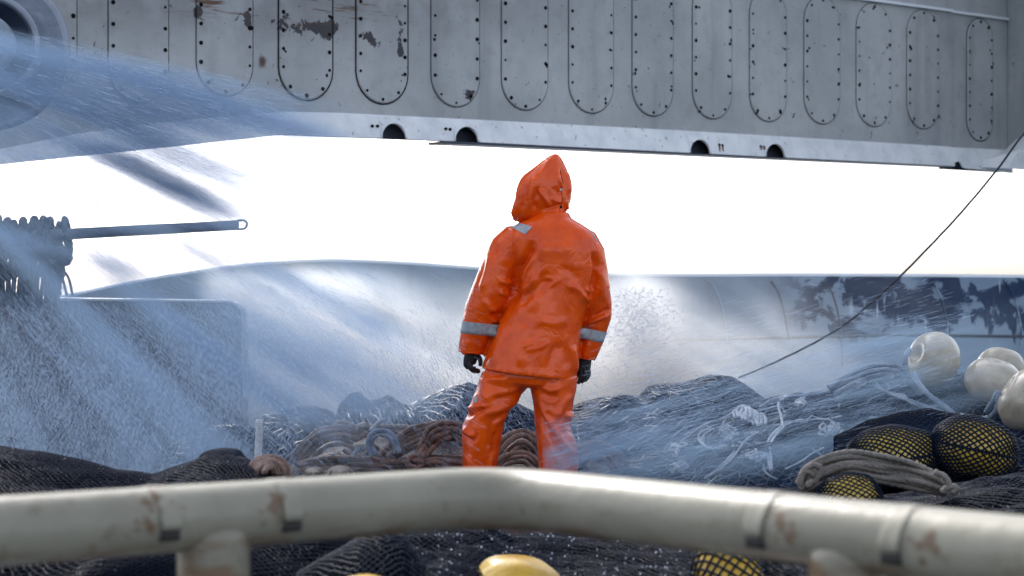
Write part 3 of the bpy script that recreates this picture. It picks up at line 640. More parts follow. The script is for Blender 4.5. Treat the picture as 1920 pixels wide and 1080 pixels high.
# body: one continuous surface with head, face, arms, legs
def person_body():
    mb = MB()
    loft(mb, [hsec(y, a, b, d, yo, 0, 2.2) for y, a, b, d, yo in ((420, 1000, 1080, .07, 0), (445, 960, 1115, .09, 0), (480, 970, 1112, .11, 0), (540, 985, 1095, .11, 0), (600, 985, 1080, .10, 0), (660, 965, 1065, .11, 0), (698, 945, 1055, .11, 0), (712, 965, 1035, .08, 0))])
    for pts_, w0, w1 in (([(950, 708), (926, 765), (907, 800), (900, 880), (897, 1052)], .065, .045), ([(1034, 708), (1037, 790), (1046, 870), (1050, 1000), (1050, 1052)], .062, .045)):
        p = catmull([Q(a, b) for a, b in pts_], .03); sweep(mb, p, np.linspace(w0, w1, len(p)), 16)
    for pts_, w0, w1 in (([(980, 458, 0), (938, 520, 0), (905, 590, .01), (885, 655, .03)], .05, .022), ([(1090, 460, 0), (1112, 520, .02), (1118, 590, .04), (1100, 664, .07)], .045, .022)):
        p = catmull([Q(a, b, c) for a, b, c in pts_], .03); sweep(mb, p, np.linspace(w0, w1, len(p)), 16)
    hc = Q(1012, 368, .035); fd = Vector((-.80, .58, -.10)).normalized(); sd = fd.cross(vz).normalized(); hu = sd.cross(fd)
    sweep(mb, catmull([Q(1032, 430), Q(1028, 405), hc], .02), .055, 16)
    loft(mb, [ring(hc + hu * h + fd * o, fd * a, sd * b, 24, 2.1) for h, a, b, o in ((-.118, .035, .03, .04), (-.105, .06, .05, .03), (-.07, .078, .062, .015), (-.03, .09, .072, .0), (.02, .097, .076, -.004), (.07, .09, .07, -.008), (.1, .066, .052, -.01), (.115, .03, .025, -.01))])
    sweep(mb, [hc + fd * .09 + hu * .03, hc + fd * .105 + hu * .0, hc + fd * .114 - hu * .018, hc + fd * .095 - hu * .028], [.008, .012, .015, .01], 10)   # nose
    for s in (-1, 1):
        loft(mb, [ring(hc + sd * s * k - fd * .01 - hu * .005, fd * r, hu * r * 1.7, 10) for k, r in ((.066, .016), (.08, .018), (.086, .014))])          # ears
        sweep(mb, [hc + fd * .088 + hu * .034 + sd * s * .012, hc + fd * .088 + hu * .037 + sd * s * .035, hc + fd * .075 + hu * .03 + sd * s * .05], .009, 8)  # brow
    sweep(mb, [hc + fd * .084 - hu * .052 - sd * .024, hc + fd * .094 - hu * .05, hc + fd * .084 - hu * .052 + sd * .024], .007, 8)                     # lips
    return remeshed(mb, .008, 3), hc, fd, sd, hu
bme, hc, fd, sd, hu = person_body()
person = link('person', bme, M['skin']); tag(person, 'person in a hooded orange oilskin suit and black gloves, standing with back turned', 'person')
def pchild(name, me_or_mb, m, parent=None):
    if isinstance(me_or_mb, MB): return me_or_mb.build(name, m, parent or person)
    return link(name, me_or_mb, m, parent or person)
def child(o, parent): o.parent = parent; return o

# jacket
mb = MB()
T = [(398, 1004, 1066, .085, 0, 0), (408, 996, 1072, .10, 0, 4), (418, 974, 1090, .118, 0, 4), (430, 956, 1108, .135, 0, 4), (446, 945, 1122, .148, 0, 4), (470, 951, 1128, .158, 0, 2), (500, 962, 1124, .162, 0, 0), (530, 962, 1117, .160, 0, 0), (560, 955, 1107, .160, 0, 2), (590, 943, 1097, .162, 0, 4), (620, 931, 1090, .168, 0, 8), (655, 917, 1086, .176, 0, 14), (685, 907, 1083, .182, 0, 19), (701, 903, 1080, .186, 0, 22)]
loft(mb, [hsec(y, a, b, d, yo, ti, 2.3) for y, a, b, d, yo, ti in T] + [hsec(703, 905, 1078, .182, 0, 23), hsec(701, 910, 1073, .172, 0, 22), hsec(668, 922, 1068, .160, 0, 18)])
def limb(secs, ret=True):
    rs = [csec(*q) for q in secs]
    if ret: px, py, wd, d, yo, dv = secs[-1]; rs += [csec(px, py, wd - 6, d - .008, yo, dv), csec(px - dv[0] * 26, py - dv[1] * 26, wd - 12, d - .014, yo, dv)]
    loft(mb, rs)
limb([(992, 438, 40, .06, 0, (-.8, .5)), (972, 446, 62, .088, 0, (-.7, .7)), (954, 464, 70, .092, 0, (-.45, .9)), (941, 492, 70, .09, -.005, (-.35, .94)), (930, 522, 72, .088, -.01, (-.33, .94)), (918, 552, 72, .087, -.01, (-.32, .95)), (905, 580, 68, .086, 0, (-.22, .97)), (898, 605, 63, .084, .01, (-.2, .98)), (891, 632, 58, .078, .025, (-.2, .98)), (883, 664, 51, .07, .04, (-.12, .99))])
limb([(1082, 440, 40, .06, 0, (.8, .5)), (1096, 452, 52, .085, 0, (.6, .8)), (1106, 475, 58, .09, 0, (.25, .96)), (1111, 505, 58, .088, .01, (.12, .99)), (1116, 540, 56, .084, .02, (.06, 1)), (1120, 575, 57, .08, .04, (0, 1)), (1121, 594, 54, .08, .05, (-.12, 1)), (1116, 618, 47, .076, .06, (-.2, .98)), (1109, 645, 44, .070, .07, (-.2, .98)), (1099, 675, 37, .066, .08, (-.22, .98))])
jk = remeshed(mb, .0065, 5)
J = [  # main folds of the back and sleeves
 ([(1000, 448), (990, 478), (975, 502), (964, 540), (956, 578)], 10, -24, .6), ([(962, 575), (990, 560), (1015, 540), (1040, 515)], 10, -9, .5), ([(1010, 490), (1002, 530), (1012, 575), (1006, 620)], 14, 6, .5), ([(1001, 470), (992, 492), (985, 505), (972, 535)], 8, 12, -.4),
 ([(968, 560), (990, 548), (1010, 530), (1030, 508)], 9, -8, .5), ([(972, 545), (995, 536), (1012, 518)], 8, 7, 0),
 ([(1045, 500), (1070, 512), (1082, 530)], 9, -4, .4), ([(1108, 470), (1116, 500), (1112, 530), (1104, 560)], 6, -14, .5), ([(1095, 540), (1104, 548), (1112, 542)], 5, 9, .6), ([(1088, 548), (1098, 562), (1106, 560)], 5, 8, .6),
 ([(935, 525), (950, 532), (962, 526)], 6, 9, .7), ([(934, 547), (948, 553), (960, 545)], 6, 8, .7), ([(918, 588), (930, 592), (940, 585)], 6, -11, .6), ([(922, 600), (932, 603), (942, 597)], 5, 8, .5), ([(905, 560), (920, 580), (936, 586)], 7, 6, .5),
 ([(985, 600), (978, 640), (974, 690)], 12, 6, .4), ([(1030, 560), (1020, 620), (1005, 690)], 16, 5, .4), ([(1046, 638), (1032, 665), (1022, 700)], 10, -6, .7), ([(1046, 638), (1058, 660), (1066, 690)], 12, -5, -.5), ([(945, 600), (932, 650), (922, 690)], 10, 6, .4), ([(1070, 645), (1076, 670), (1080, 700)], 7, 8, .6),
 ([(1012, 525), (1028, 522), (1040, 528)], 4, 5, .6), ([(1015, 542), (1035, 534), (1052, 522)], 4, 4, .6), ([(1060, 535), (1082, 545), (1100, 575)], 7, 6, .5), ([(978, 650), (990, 645), (1004, 640)], 5, 4, .6), ([(1000, 462), (1030, 470), (1080, 466)], 14, 5, 0), ([(984, 655), (1010, 650), (1028, 640)], 5, 5, .5),
 ([(1108, 595), (1128, 588), (1145, 578)], 5, -10, .6), ([(1100, 610), (1122, 598), (1142, 590)], 5, 9, .6), ([(1118, 500), (1128, 530), (1126, 570)], 7, 7, .5), ([(1095, 618), (1110, 622), (1125, 620)], 6, -6, .3), ([(922, 470), (914, 510), (900, 550)], 7, 9, .5), ([(934, 455), (922, 490), (912, 530)], 5, -5, .5), ([(960, 445), (950, 470), (944, 500)], 9, 4, 0),
 ([(875, 635), (872, 655), (868, 668)], 7, 6, .4), ([(1105, 640), (1098, 660), (1096, 672)], 6, 6, .4), ([(1005, 600), (1040, 606), (1068, 598)], 9, 4, .5), ([(992, 512), (1000, 530), (998, 560), (990, 590)], 12, 5, .3),
]
sculpt(jk, J, (1.1, 10, .55), 5)
jacket = pchild('jacket', jk, M['orange'])
# hem stitching, yoke seam, shoulder seam as thin raised cords on the cloth
from mathutils.bvhtree import BVHTree
def bvh_of(me): return BVHTree.FromPolygons([v.co for v in me.vertices], [tuple(p.vertices) for p in me.polygons])
jb = bvh_of(jk)
def onto(bv, px, py, lift=.001, far=False):
    o = Vector((P(px, py, YP).x, YP - 1, P(px, py, YP).z)); h = bv.ray_cast(o, Vector((0, 1, 0)))
    return (h[0] - Vector((0, lift, 0))) if h[0] else None
def cord(name, bv, pts_, r, m, parent, lift=.0005):
    p = [onto(bv, a, b, lift) for a, b, _ in catmull([(a, b, 0) for a, b in pts_], 5)]; p = [q for q in p if q]
    if len(p) > 2:
        mb = MB(); sweep(mb, p, r, 6); mb.build(name, m, parent)
cord('seam', jb, [(942, 442), (965, 455), (978, 478), (980, 496)], .0016, M['orange'], jacket)
cord('seam', jb, [(1112, 455), (1119, 470), (1122, 490)], .0016, M['orange'], jacket)
cord('hem', jb, [(905, 688), (940, 693), (990, 702), (1040, 708), (1081, 711)], .0022, M['orange'], jacket)
cord('cuff_hem', jb, [(861, 656), (880, 661), (904, 660)], .0018, M['orange'], jacket)
cord('cuff_hem', jb, [(1085, 670), (1100, 674), (1115, 672)], .0018, M['orange'], jacket)
# reflective tape lies on the cloth
def patch(name, bv, quad, m, parent, nu=22, nv=8, lift=.003, th=.0025, wrap=False):
    """quad: four picture corners, projected on the cloth along the view side, then thickened"""
    a, b, c, d = [np.array(q, float) for q in quad]; G = []
    for j in range(nv + 1):
        row = []
        for i in range(nu + 1):
            u, v = i / nu, j / nv; q = (a * (1 - u) + b * u) * (1 - v) + (d * (1 - u) + c * u) * v; q = q + np.array((0, 5 * 4 * u * (1 - u))) * (1 if wrap else 0)
            row.append(onto(bv, q[0], q[1], lift))
        G.append(row)
    mb = MB(); idx = {}
    for j in range(nv + 1):
        for i in range(nu + 1):
            if G[j][i] is not None: idx[(i, j)] = len(mb.v); mb.v.append(tuple(G[j][i])); mb.v.append(tuple(G[j][i] + Vector((0, th, 0))))
    for j in range(nv):
        for i in range(nu):
            k = [(i, j), (i + 1, j), (i + 1, j + 1), (i, j + 1)]
            if all(q in idx for q in k):
                ys = [G[b][a].y for a, b in k]
                if max(ys) - min(ys) < .03: mb.f.append(tuple(idx[q] for q in k)); mb.m.append(0)
    return mb.build(name, m, parent)
def band(name, secs, grow, m, parent, bv):
    """closed tape band round a sleeve, every point pulled onto the cloth"""
    rs = []
    for q in secs:
        c = Q(q[0], q[1], q[4]); r0 = csec(*q, n=40) if len(q) == 6 else None; out_ = []
        for p in r0:
            d = (p - c).normalized(); h = bv.ray_cast(c + d * .16, -d); out_.append((h[0] if h[0] and (h[0] - c).length < .14 and (h[0] - c).length > .02 else p) + d * grow)
        rs.append(out_)
    mb = MB(); inner = [[p - (p - Q(q[0], q[1], q[4])).normalized() * .004 for p in r] for r, q in zip(rs, secs)]
    loft(mb, rs + inner[::-1], cap=False); return mb.build(name, m, parent)
band('reflective_band', [(898, 605, 63, .084, .01, (-.1, .99)), (896, 611, 62, .08, .015, (-.1, .99)), (894, 620, 60, .08, .02, (-.1, .99)), (893, 627, 58, .078, .025, (-.1, .99))], .002, M['reflect'], jacket, jb)
band('reflective_band', [(1116, 619, 47, .076, .06, (-.2, .98)), (1114, 625, 46, .074, .062, (-.2, .98)), (1112, 633, 45, .072, .066, (-.2, .98)), (1110, 639, 44, .071, .07, (-.2, .98))], .002, M['reflect'], jacket, jb)
patch('shoulder_patch', jb, ((963, 414), (997, 427), (984, 441), (955, 424)), M['reflect'], jacket)
patch('shoulder_patch', jb, ((1104, 433), (1107, 434), (1122, 453), (1117, 451)), M['reflect'], jacket)

# hood: lofted from the back of the head (right) to the brim (left, turned away), open at the face
def hoodring(px, zt, zb, dep, yo, n=32):
    c = Q(px, (zt + zb) / 2, yo); h = W(zb - zt) / 2; out_ = []; ex = 2 / (2.0 + 1.3 * min(1, max(0, (1040 - px) / 44)))
    for k in range(n):
        a = 2 * math.pi * k / n; ca, sa = math.cos(a), math.sin(a); ca, sa = math.copysign(abs(ca) ** ex, ca), math.copysign(abs(sa) ** ex, sa)
        r_ = Vector((0, 0, 0)); k2 = abs(ca); y = dep * ca * (1 - .34 * max(0, sa) ** 1.5); z = h * sa
        out_.append(c + Vector((y * .62, y * .78, z)))
    return out_
mb = MB()
HR = [(1061, 346, 376, .025, -.05), (1056, 326, 394, .06, -.045), (1050, 304, 404, .085, -.035), (1043, 288, 410, .105, -.02), (1034, 292, 414, .118, -.01), (1022, 303, 417, .124, .0), (1010, 314, 418, .124, .01), (1002, 320, 418, .121, .018), (996, 325, 422, .119, .025)]
rs = [hoodring(*q) for q in HR]; brim = rs[-1]
def inner(px, zt, zb, dep, yo): return hoodring(px, zt + 4, zb - 4, dep - .012, yo)
loft(mb, rs + [inner(*HR[-1]), inner(*HR[-2]), inner(*HR[-3]), inner(*HR[-4]), inner(*HR[-5])])
hd = remeshed(mb, .0055, 2)
v = coords(hd); x = 960 + v[:, 0] / YP * F; y = 540 - (v[:, 2] - ZC) / YP * F
k = np.clip((985 - x) / 30, 0, 1) * np.clip((y - 375) / 40, 0, 1); v[:, 0] -= k * W(24) * np.clip(.4 + (8.82 - v[:, 1]) * 5, 0, 1)
hd.vertices.foreach_set('co', v.ravel()); hd.update()
H = [([(1050, 312), (1056, 335), (1054, 352), (1050, 370)], 5, -7, .5), ([(1003, 330), (995, 360), (992, 395)], 7, 9, .6), ([(1012, 350), (1000, 378), (1005, 398)], 6, -9, .5), ([(1006, 352), (1016, 368), (1028, 384), (1026, 395)], 5, 9, .6), ([(1020, 392), (1040, 390), (1054, 382)], 4, -9, .5), ([(1010, 402), (1035, 398), (1058, 396)], 4, 8, .3), ([(1036, 352), (1044, 362), (1052, 366)], 6, -8, .6), ([(1044, 330), (1050, 345), (1056, 352)], 5, 7, .6), ([(1060, 320), (1067, 345), (1066, 365)], 5, 6, .5), ([(1062, 376), (1060, 384), (1064, 394)], 4, 8, .7), ([(1030, 372), (1042, 380), (1052, 380)], 4, 6, .6), ([(985, 345), (983, 375), (975, 400)], 6, -5, .5), ([(1040, 292), (1020, 318), (1008, 340)], 6, 4, .3)]
sculpt(hd, H, (.9, 22, 1), 9)
hood = pchild('hood', hd, M['orange']); hb = bvh_of(hd)
cord('brim_seam', hb, [(976, 348), (972, 375), (968, 396), (962, 410)], .0014, M['orange'], hood)
cord('centre_seam', hb, [(1050, 320), (1055, 345), (1051, 357), (1054, 375), (1048, 396)], .0014, M['seam'], hood, -.0004)
for px, py, mt in ((1051, 357, 'metal'), (1051, 389, 'rivet')):
    q = onto(hb, px, py, 0)
    if q: mb = MB(); loft(mb, [ring(q + Vector((0, -a, 0)), (r, 0, 0), (0, 0, r), 14) for a, r in ((-.002, .0062), (.003, .0062), (.0045, .0045), (.003, .0032), (.002, .001))]); mb.build('snap_button', M[mt], hood)
mb = MB(); sweep(mb, [Q(974, 398, -.03), Q(971, 406, -.045), Q(969, 414, -.06)], .0018, 6); mb.build('drawstring', M['reflect'], hood)

# trousers
mb = MB()
loft(mb, [hsec(y, a, b, d, 0, 0, 2.4) for y, a, b, d in ((668, 926, 1066, .135), (690, 908, 1078, .148), (706, 901, 1082, .152), (718, 905, 1080, .148), (726, 935, 1055, .12))])
loft(mb, [hsec(y, a, b, d, yo, ti, 2.2) for y, a, b, d, yo, ti in ((705, 900, 985, .145, 0, 0), (722, 894, 994, .145, 0, -8), (742, 886, 985, .14, 0, -16), (762, 879, 965, .132, 0, -14), (785, 871, 949, .124, 0, -8), (800, 867, 944, .12, -.005, 0), (820, 866, 941, .117, -.005, 0), (845, 867, 937, .113, 0, 0), (880, 867, 932, .108, 0, 0), (940, 868, 926, .1, 0, 0), (1000, 869, 924, .095, 0, 0), (1042, 868, 924, .095, 0, 0))] + [hsec(1043, 872, 920, .088, 0, 0), hsec(1020, 876, 916, .08, 0, 0)])
loft(mb, [hsec(y, a, b, d, yo, ti, 2.2) for y, a, b, d, yo, ti in ((705, 988, 1083, .145, 0, 0), (722, 992, 1081, .145, 0, 6), (745, 997, 1076, .138, 0, 4), (770, 1000, 1073, .13, 0, 0), (800, 1003, 1071, .122, 0, 0), (825, 1006, 1076, .118, 0, 0), (850, 1008, 1085, .116, 0, 0), (866, 1009, 1086, .114, 0, 0), (885, 1010, 1083, .11, 0, 0), (940, 1014, 1081, .1, 0, 0), (1000, 1018, 1078, .095, 0, 0), (1042, 1018, 1076, .095, 0, 0))] + [hsec(1043, 1022, 1072, .088, 0, 0), hsec(1020, 1026, 1068, .08, 0, 0)])
tr = remeshed(mb, .0065, 4)
K = [([(990, 728), (970, 738), (945, 742), (920, 748)], 8, -9, .6), ([(985, 742), (955, 756), (925, 768), (905, 776)], 8, 9, .5), ([(876, 770), (895, 762), (915, 758)], 4, 10, .7), ([(872, 782), (892, 772), (912, 764)], 6, -9, .6), ([(868, 800), (880, 812), (896, 815)], 6, 10, .7), ([(870, 812), (884, 824), (893, 816), (896, 806)], 5, -10, .5), ([(925, 788), (918, 810), (915, 840)], 6, -6, .5), ([(953, 772), (935, 785), (925, 795), (922, 815)], 6, 7, .5), ([(905, 700), (908, 730), (912, 755)], 8, 7, .5), ([(926, 840), (920, 865), (918, 885)], 5, 7, .5), ([(875, 850), (882, 870), (880, 890)], 7, 6, .5), ([(895, 735), (888, 755), (880, 768)], 6, 5, .4), ([(930, 800), (926, 830), (924, 860)], 4, -7, .4),
 ([(1000, 752), (1015, 785), (1032, 812), (1052, 845), (1068, 868)], 7, -13, .5), ([(1008, 748), (1024, 780), (1040, 805), (1062, 838), (1083, 852)], 6, 11, .6), ([(1028, 795), (1045, 775), (1060, 750), (1076, 735)], 8, 7, .5), ([(1012, 730), (1030, 742), (1046, 738)], 7, -8, .5), ([(1014, 722), (1032, 730), (1050, 724)], 6, 8, .6), ([(1056, 772), (1066, 780), (1073, 770)], 5, 9, .6), ([(1058, 780), (1064, 795), (1074, 800)], 5, -8, .5), ([(1050, 812), (1066, 806), (1076, 814)], 6, -6, .5), ([(1066, 812), (1072, 828), (1082, 845)], 5, 9, .6), ([(1012, 800), (1016, 850), (1022, 890)], 7, 6, .4), ([(1030, 830), (1046, 862), (1060, 890)], 6, 7, .5), ([(1000, 740), (1004, 780), (1010, 830)], 4, -5, .4), ([(900, 716), (950, 724), (985, 722)], 9, -6, 0), ([(1020, 760), (1040, 772), (1052, 768)], 7, 5, .4)]
sculpt(tr, K, (1.3, 10, .7), 21)
trousers = pchild('trousers', tr, M['orange']); tb = bvh_of(tr)
patch('reflective_patch', tb, ((891, 741), (897, 741), (894, 753), (889, 753)), M['reflect'], trousers, 4, 4)

# gloves: palm and five separate fingers, closed into one surface
def glove(name, palm, fingers, r0):
    mb = MB(); loft(mb, palm)
    for f in fingers:
        p = catmull(f[0], .006); sweep(mb, p, np.interp(np.linspace(0, 1, len(p)), [0, .5, 1], f[1]), 12)
    me = remeshed(mb, .0028, 2); return pchild(name, me, M['glove'])
# left hand: back of the hand to the camera, fingers curling towards the leg, thumb hanging apart at the right
pl = [csec(884, 652, 24, .024, .04, (-.05, 1)), csec(884, 664, 27, .024, .04, (0, 1)), csec(882, 674, 28, .022, .04, (.1, 1)), csec(881, 682, 27, .02, .04, (.3, .95)), csec(883, 688, 22, .017, .04, (.5, .8))]
glove('glove', pl, [
 ([Q(880, 680, .015), Q(884, 690, .012), Q(892, 694, .02), Q(898, 695, .03)], (.0115, .0105, .008)),
 ([Q(878, 680, .033), Q(881, 690, .028), Q(890, 697, .03), Q(900, 697, .035)], (.0115, .011, .008)),
 ([Q(876, 680, .052), Q(879, 689, .05), Q(887, 695, .052), Q(896, 695, .055)], (.0115, .0105, .008)),
 ([Q(876, 678, .068), Q(879, 686, .07), Q(885, 691, .072), Q(892, 691, .072)], (.010, .009, .007)),
 ([Q(893, 666, .03), Q(899, 672, .02), Q(901, 680, .018), Q(900, 687, .02)], (.0125, .011, .0085))], .01)
pr_ = [csec(1100, 664, 22, .024, .08, (-.1, 1)), csec(1098, 676, 25, .024, .08, (-.1, 1)), csec(1096, 688, 27, .022, .08, (-.1, 1)), csec(1094, 697, 25, .018, .08, (-.1, 1))]
glove('glove', pr_, [
 ([Q(1103, 692, .07), Q(1105, 701, .062), Q(1102, 710, .064), Q(1097, 716, .07)], (.0115, .0105, .008)),
 ([Q(1097, 694, .068), Q(1098, 704, .058), Q(1095, 713, .06), Q(1091, 719, .066)], (.0115, .0108, .008)),
 ([Q(1091, 694, .072), Q(1091, 705, .064), Q(1088, 714, .066), Q(1085, 721, .072)], (.0115, .0105, .008)),
 ([Q(1087, 690, .088), Q(1085, 699, .084), Q(1083, 707, .084), Q(1081, 713, .088)], (.010, .009, .0075)),
 ([Q(1088, 672, .055), Q(1083, 680, .05), Q(1082, 690, .052), Q(1083, 697, .056)], (.012, .011, .0085))], .01)
for cx, sg in ((896, -1), (1048, 1)):
    mb = MB(); c = Q(cx, 1040); c.y = YP
    loft(mb, [ring((c.x, c.y, z), (r, 0, 0), (0, r * 1.08, 0), 20) for z, r in ((.30, .058), (.18, .052), (.11, .05), (.07, .052), (.012, .05), (.0, .048))])
    loft(mb, [ring((c.x + sg * .02 * t, c.y - .04 + t * .24, .002 + h), (wd, 0, 0), (0, 0, h), 18, 2.6) for t, wd, h in ((-.1, .03, .03), (0, .046, .05), (.35, .048, .05), (.7, .052, .04), (.92, .044, .032), (1.0, .02, .02))])
    pchild('boot', remeshed(mb, .006, 2), M['boot'])

# ------------------------------------------------------------------ trawl floats
def apple(c, axis, R_, squash, dimple, n=40, m=48, lump=.0, seed=0):
    axis = Vector(axis).normalized(); u = (axis.cross(vz) if abs(axis.z) < .9 else axis.cross(Vector((1, 0, 0)))).normalized(); v_ = axis.cross(u); f = WN(seed, 6, 2)
    rings_ = []
    for i in range(n + 1):
        t = math.pi * i / n; rad = R_ * math.sin(t) ** .9; h = R_ * squash * math.cos(t)
        if dimple: d = dimple * R_ * math.exp(-(rad / (R_ * .26)) ** 2); h -= math.copysign(d, math.cos(t))
        rings_.append([c + (axis * h + u * rad * math.cos(a) + v_ * rad * math.sin(a)) * (1 + lump * float(f(math.cos(a) * math.sin(t), math.sin(a) * math.sin(t), math.cos(t)))) for a in np.linspace(0, 2 * math.pi, m, endpoint=False)])
    mb = MB(); loft(mb, rings_, cap=False); return mb
def flt(px, py, Y, wpx, m, label, axis=(0, -.3, 1), squash=.85, dimple=.0, lump=.02, seed=0, group='cream floats on the net pile', hb=True):
    c = P(px, py, Y); R_ = wpx / 2 / F * Y; mb = apple(c, axis, R_, squash, dimple, lump=lump, seed=seed)
    o = mb.build('trawl_float', M[m]); tag(o, label, 'float', group)
    return o, c, R_
flt(1750, 675, 9.35, 108, 'float_cream', 'cream trawl float with a dimpled rope hole, leftmost on the net pile', (-.9, -.4, .35), .82, .26, .012, 1)
flt(1876, 692, 9.55, 92, 'float_cream', 'cream trawl float half hidden behind the two others by the right edge', (.3, .2, 1), .9, .3, .012, 2)
flt(1863, 715, 9.15, 110, 'float_cream', 'large cream trawl float in the middle of the right-hand cluster', (.2, -.2, 1), .78, .2, .012, 3)
flt(1926, 750, 8.75, 122, 'float_cream', 'cream trawl float cut by the right edge, lowest of the cluster', (-.8, .1, .6), .82, .3, .02, 4)
fr = rope('lashing_rope', [[P(1706, 655, 9.22), P(1698, 672, 9.2), P(1700, 700, 9.22), P(1712, 722, 9.25), P(1725, 740, 9.3)], [P(1850, 772, 8.9), P(1862, 752, 8.8), P(1872, 735, 8.78), P(1868, 770, 8.8), P(1846, 785, 8.95), P(1800, 780, 9.0)], [P(1712, 700, 9.18), P(1735, 735, 9.1), P(1780, 770, 9.05), P(1800, 795, 9.05)]], .014, M['rope_blue']); tag(fr, 'slate rope lashing looped through the cream floats', 'rope')

# yellow floats wrapped in black net
def netted(name, c, R_, axes, m, label, cellu, cellv, tw=.0036, grp=None, lump=.03, seed=1, squ=.8):
    ax_ = Vector(axes).normalized(); mb = apple(c, ax_, R_, squ, 0, lump=lump, seed=seed); o = mb.build('trawl_float', M[m]); tag(o, label, 'float', grp)
    u = ax_.cross(vz).normalized() if abs(ax_.z) < .9 else Vector((1, 0, 0)); v_ = ax_.cross(u)
    f = WN(seed, 6, 2); ax3, u3, v3, c3 = np.array(ax_), np.array(u), np.array(v_), np.array(c)
    def surf(a, b):
        t = .12 + b * (math.pi - .24); ph = a * 2 * math.pi; k = 1 + lump * f(np.cos(ph) * np.sin(t), np.sin(ph) * np.sin(t), np.cos(t)) + .022
        return c3 + (ax3 * (R_ * squ * np.cos(t) * k)[:, None] + u3 * (R_ * np.sin(t) ** .9 * np.cos(ph) * k)[:, None] + v3 * (R_ * np.sin(t) ** .9 * np.sin(ph) * k)[:, None])
    V, Fq = diamond(surf, cellu, cellv, tw, .1, seed); net_mesh('net_cover', V, Fq, M['twine'], o); return o
netted('netted_float', P(1672, 858, 7.6), .118, (1, .15, .12), 'float_mustard', 'mustard float under black net, left one of the two netted humps at right', 34, 36, .0036, 'floats wrapped in black net', squ=1.55)
netted('netted_float', P(1825, 842, 7.6), .122, (1, .1, -.22), 'float_mustard', 'mustard float under black net, bulging nearest the right edge of the netted pair', 34, 34, .0036, 'floats wrapped in black net', squ=1.4, seed=5)
netted('netted_float', P(1590, 935, 6.7), .085, (1, .1, .1), 'float_mustard', 'mustard netted float peeping out beneath the grey-brown rope bundle', 30, 24, .0026, 'floats wrapped in black net', seed=6, squ=1.3)
netted('netted_float', P(1368, 1096, 5.6), .135, (1, 0, .2), 'float_yellow', 'bright yellow float in coarse black net, low under the right part of the pipe rail', 24, 18, .0038, 'floats wrapped in black net', seed=7)
netted('netted_float', P(415, 888, 6.5), .08, (1, 0, .05), 'float_mustard', 'dark mustard netted float just showing above the left part of the pipe rail', 40, 30, .0045, 'floats wrapped in black net', seed=8, squ=1.1)
flt(972, 1118, 5.7, 190, 'float_yellow', 'smooth bright yellow float at the bottom edge, largest under the rail bend', (.3, 0, 1), .8, 0, .02, 11, 'smooth yellow floats under the rail')
flt(700, 1138, 5.2, 160, 'float_yellow', 'smooth yellow float barely showing at the bottom edge, left of the larger one', (.3, 0, 1), .75, 0, .02, 12, 'smooth yellow floats under the rail')
# net draped between the two netted humps
heap('net_fold', 'black net drawn tight round the netted floats at right', 'fishing net', [(1490, 930), (1545, 880), (1590, 850), (1640, 838), (1690, 846), (1730, 826), (1745, 818), (1780, 850), (1850, 858), (1905, 868), (1960, 905), (2050, 930)], 7.72, .5, 31, M['net_base'], M['twine'], .024, .0017, amp=.012, back=.5)
heap('net_fold', 'dark net ridge running behind the netted floats up to the right edge', 'fishing net', [(1560, 820), (1620, 790), (1680, 772), (1740, 766), (1800, 778), (1860, 800), (1920, 830), (2100, 850)], 8.3, .6, 32, M['net_blue'], M['twine'], .03, .002, amp=.012)

# ------------------------------------------------------------------ ropes
rb = random.Random(11)
def bundle(name, label, mname, base, n, spread, r, Y, m='rope', jit=1.5, group=None, z=.0, yspread=.03):
    """n strands following one picture path, fanned out by spread (px) across it"""
    mb = MB()
    for k in range(n):
        o = (k - (n - 1) / 2) / max(1, n - 1) * spread; pts_ = []
        for i, q in enumerate(base):
            a = base[max(0, i - 1)]; b = base[min(len(base) - 1, i + 1)]; dx, dy = b[0] - a[0], b[1] - a[1]; L = math.hypot(dx, dy) + 1e-6; w_ = q[2] if len(q) > 2 else 1
            pts_.append(P(q[0] - dy / L * o * w_ + rb.uniform(-jit, jit), q[1] + dx / L * o * w_ + rb.uniform(-jit, jit), Y + (q[3] if len(q) > 3 else 0) + rb.uniform(-yspread, yspread)))
        sweep(mb, catmull(pts_, r * .75), r * rb.uniform(.9, 1.08), 10, 3, r * 6.5)
    o_ = mb.build(name, M[mname], recalc=False); tag(o_, label, 'rope', group); return o_
# grey-brown skein on the right, lying over the netted floats
sk = bundle('rope_bundle', 'grey-brown rope skein tied at both ends, lying in front of the netted floats', 'rope_grey', [(1502, 915, .5), (1530, 892, 1), (1590, 872, 1.05), (1650, 880, 1), (1710, 890, .95), (1755, 905, .7), (1778, 918, .35)], 8, 46, .0115, 6.75, yspread=.02, jit=2)
mb = MB()
for base in ([(1500, 905), (1508, 882), (1525, 872), (1540, 880), (1530, 898), (1512, 912)], [(1500, 912), (1503, 890), (1516, 884), (1526, 893)], [(1752, 885), (1772, 895), (1778, 912), (1765, 924)], [(1770, 918), (1785, 912), (1795, 916), (1782, 924)]):
    mb = MB(); sweep(mb, catmull([P(a, b, 6.68) for a, b in base], .008), .0115, 10, 3, .075); mb.build('tie', M['rope_grey'], sk, recalc=False)
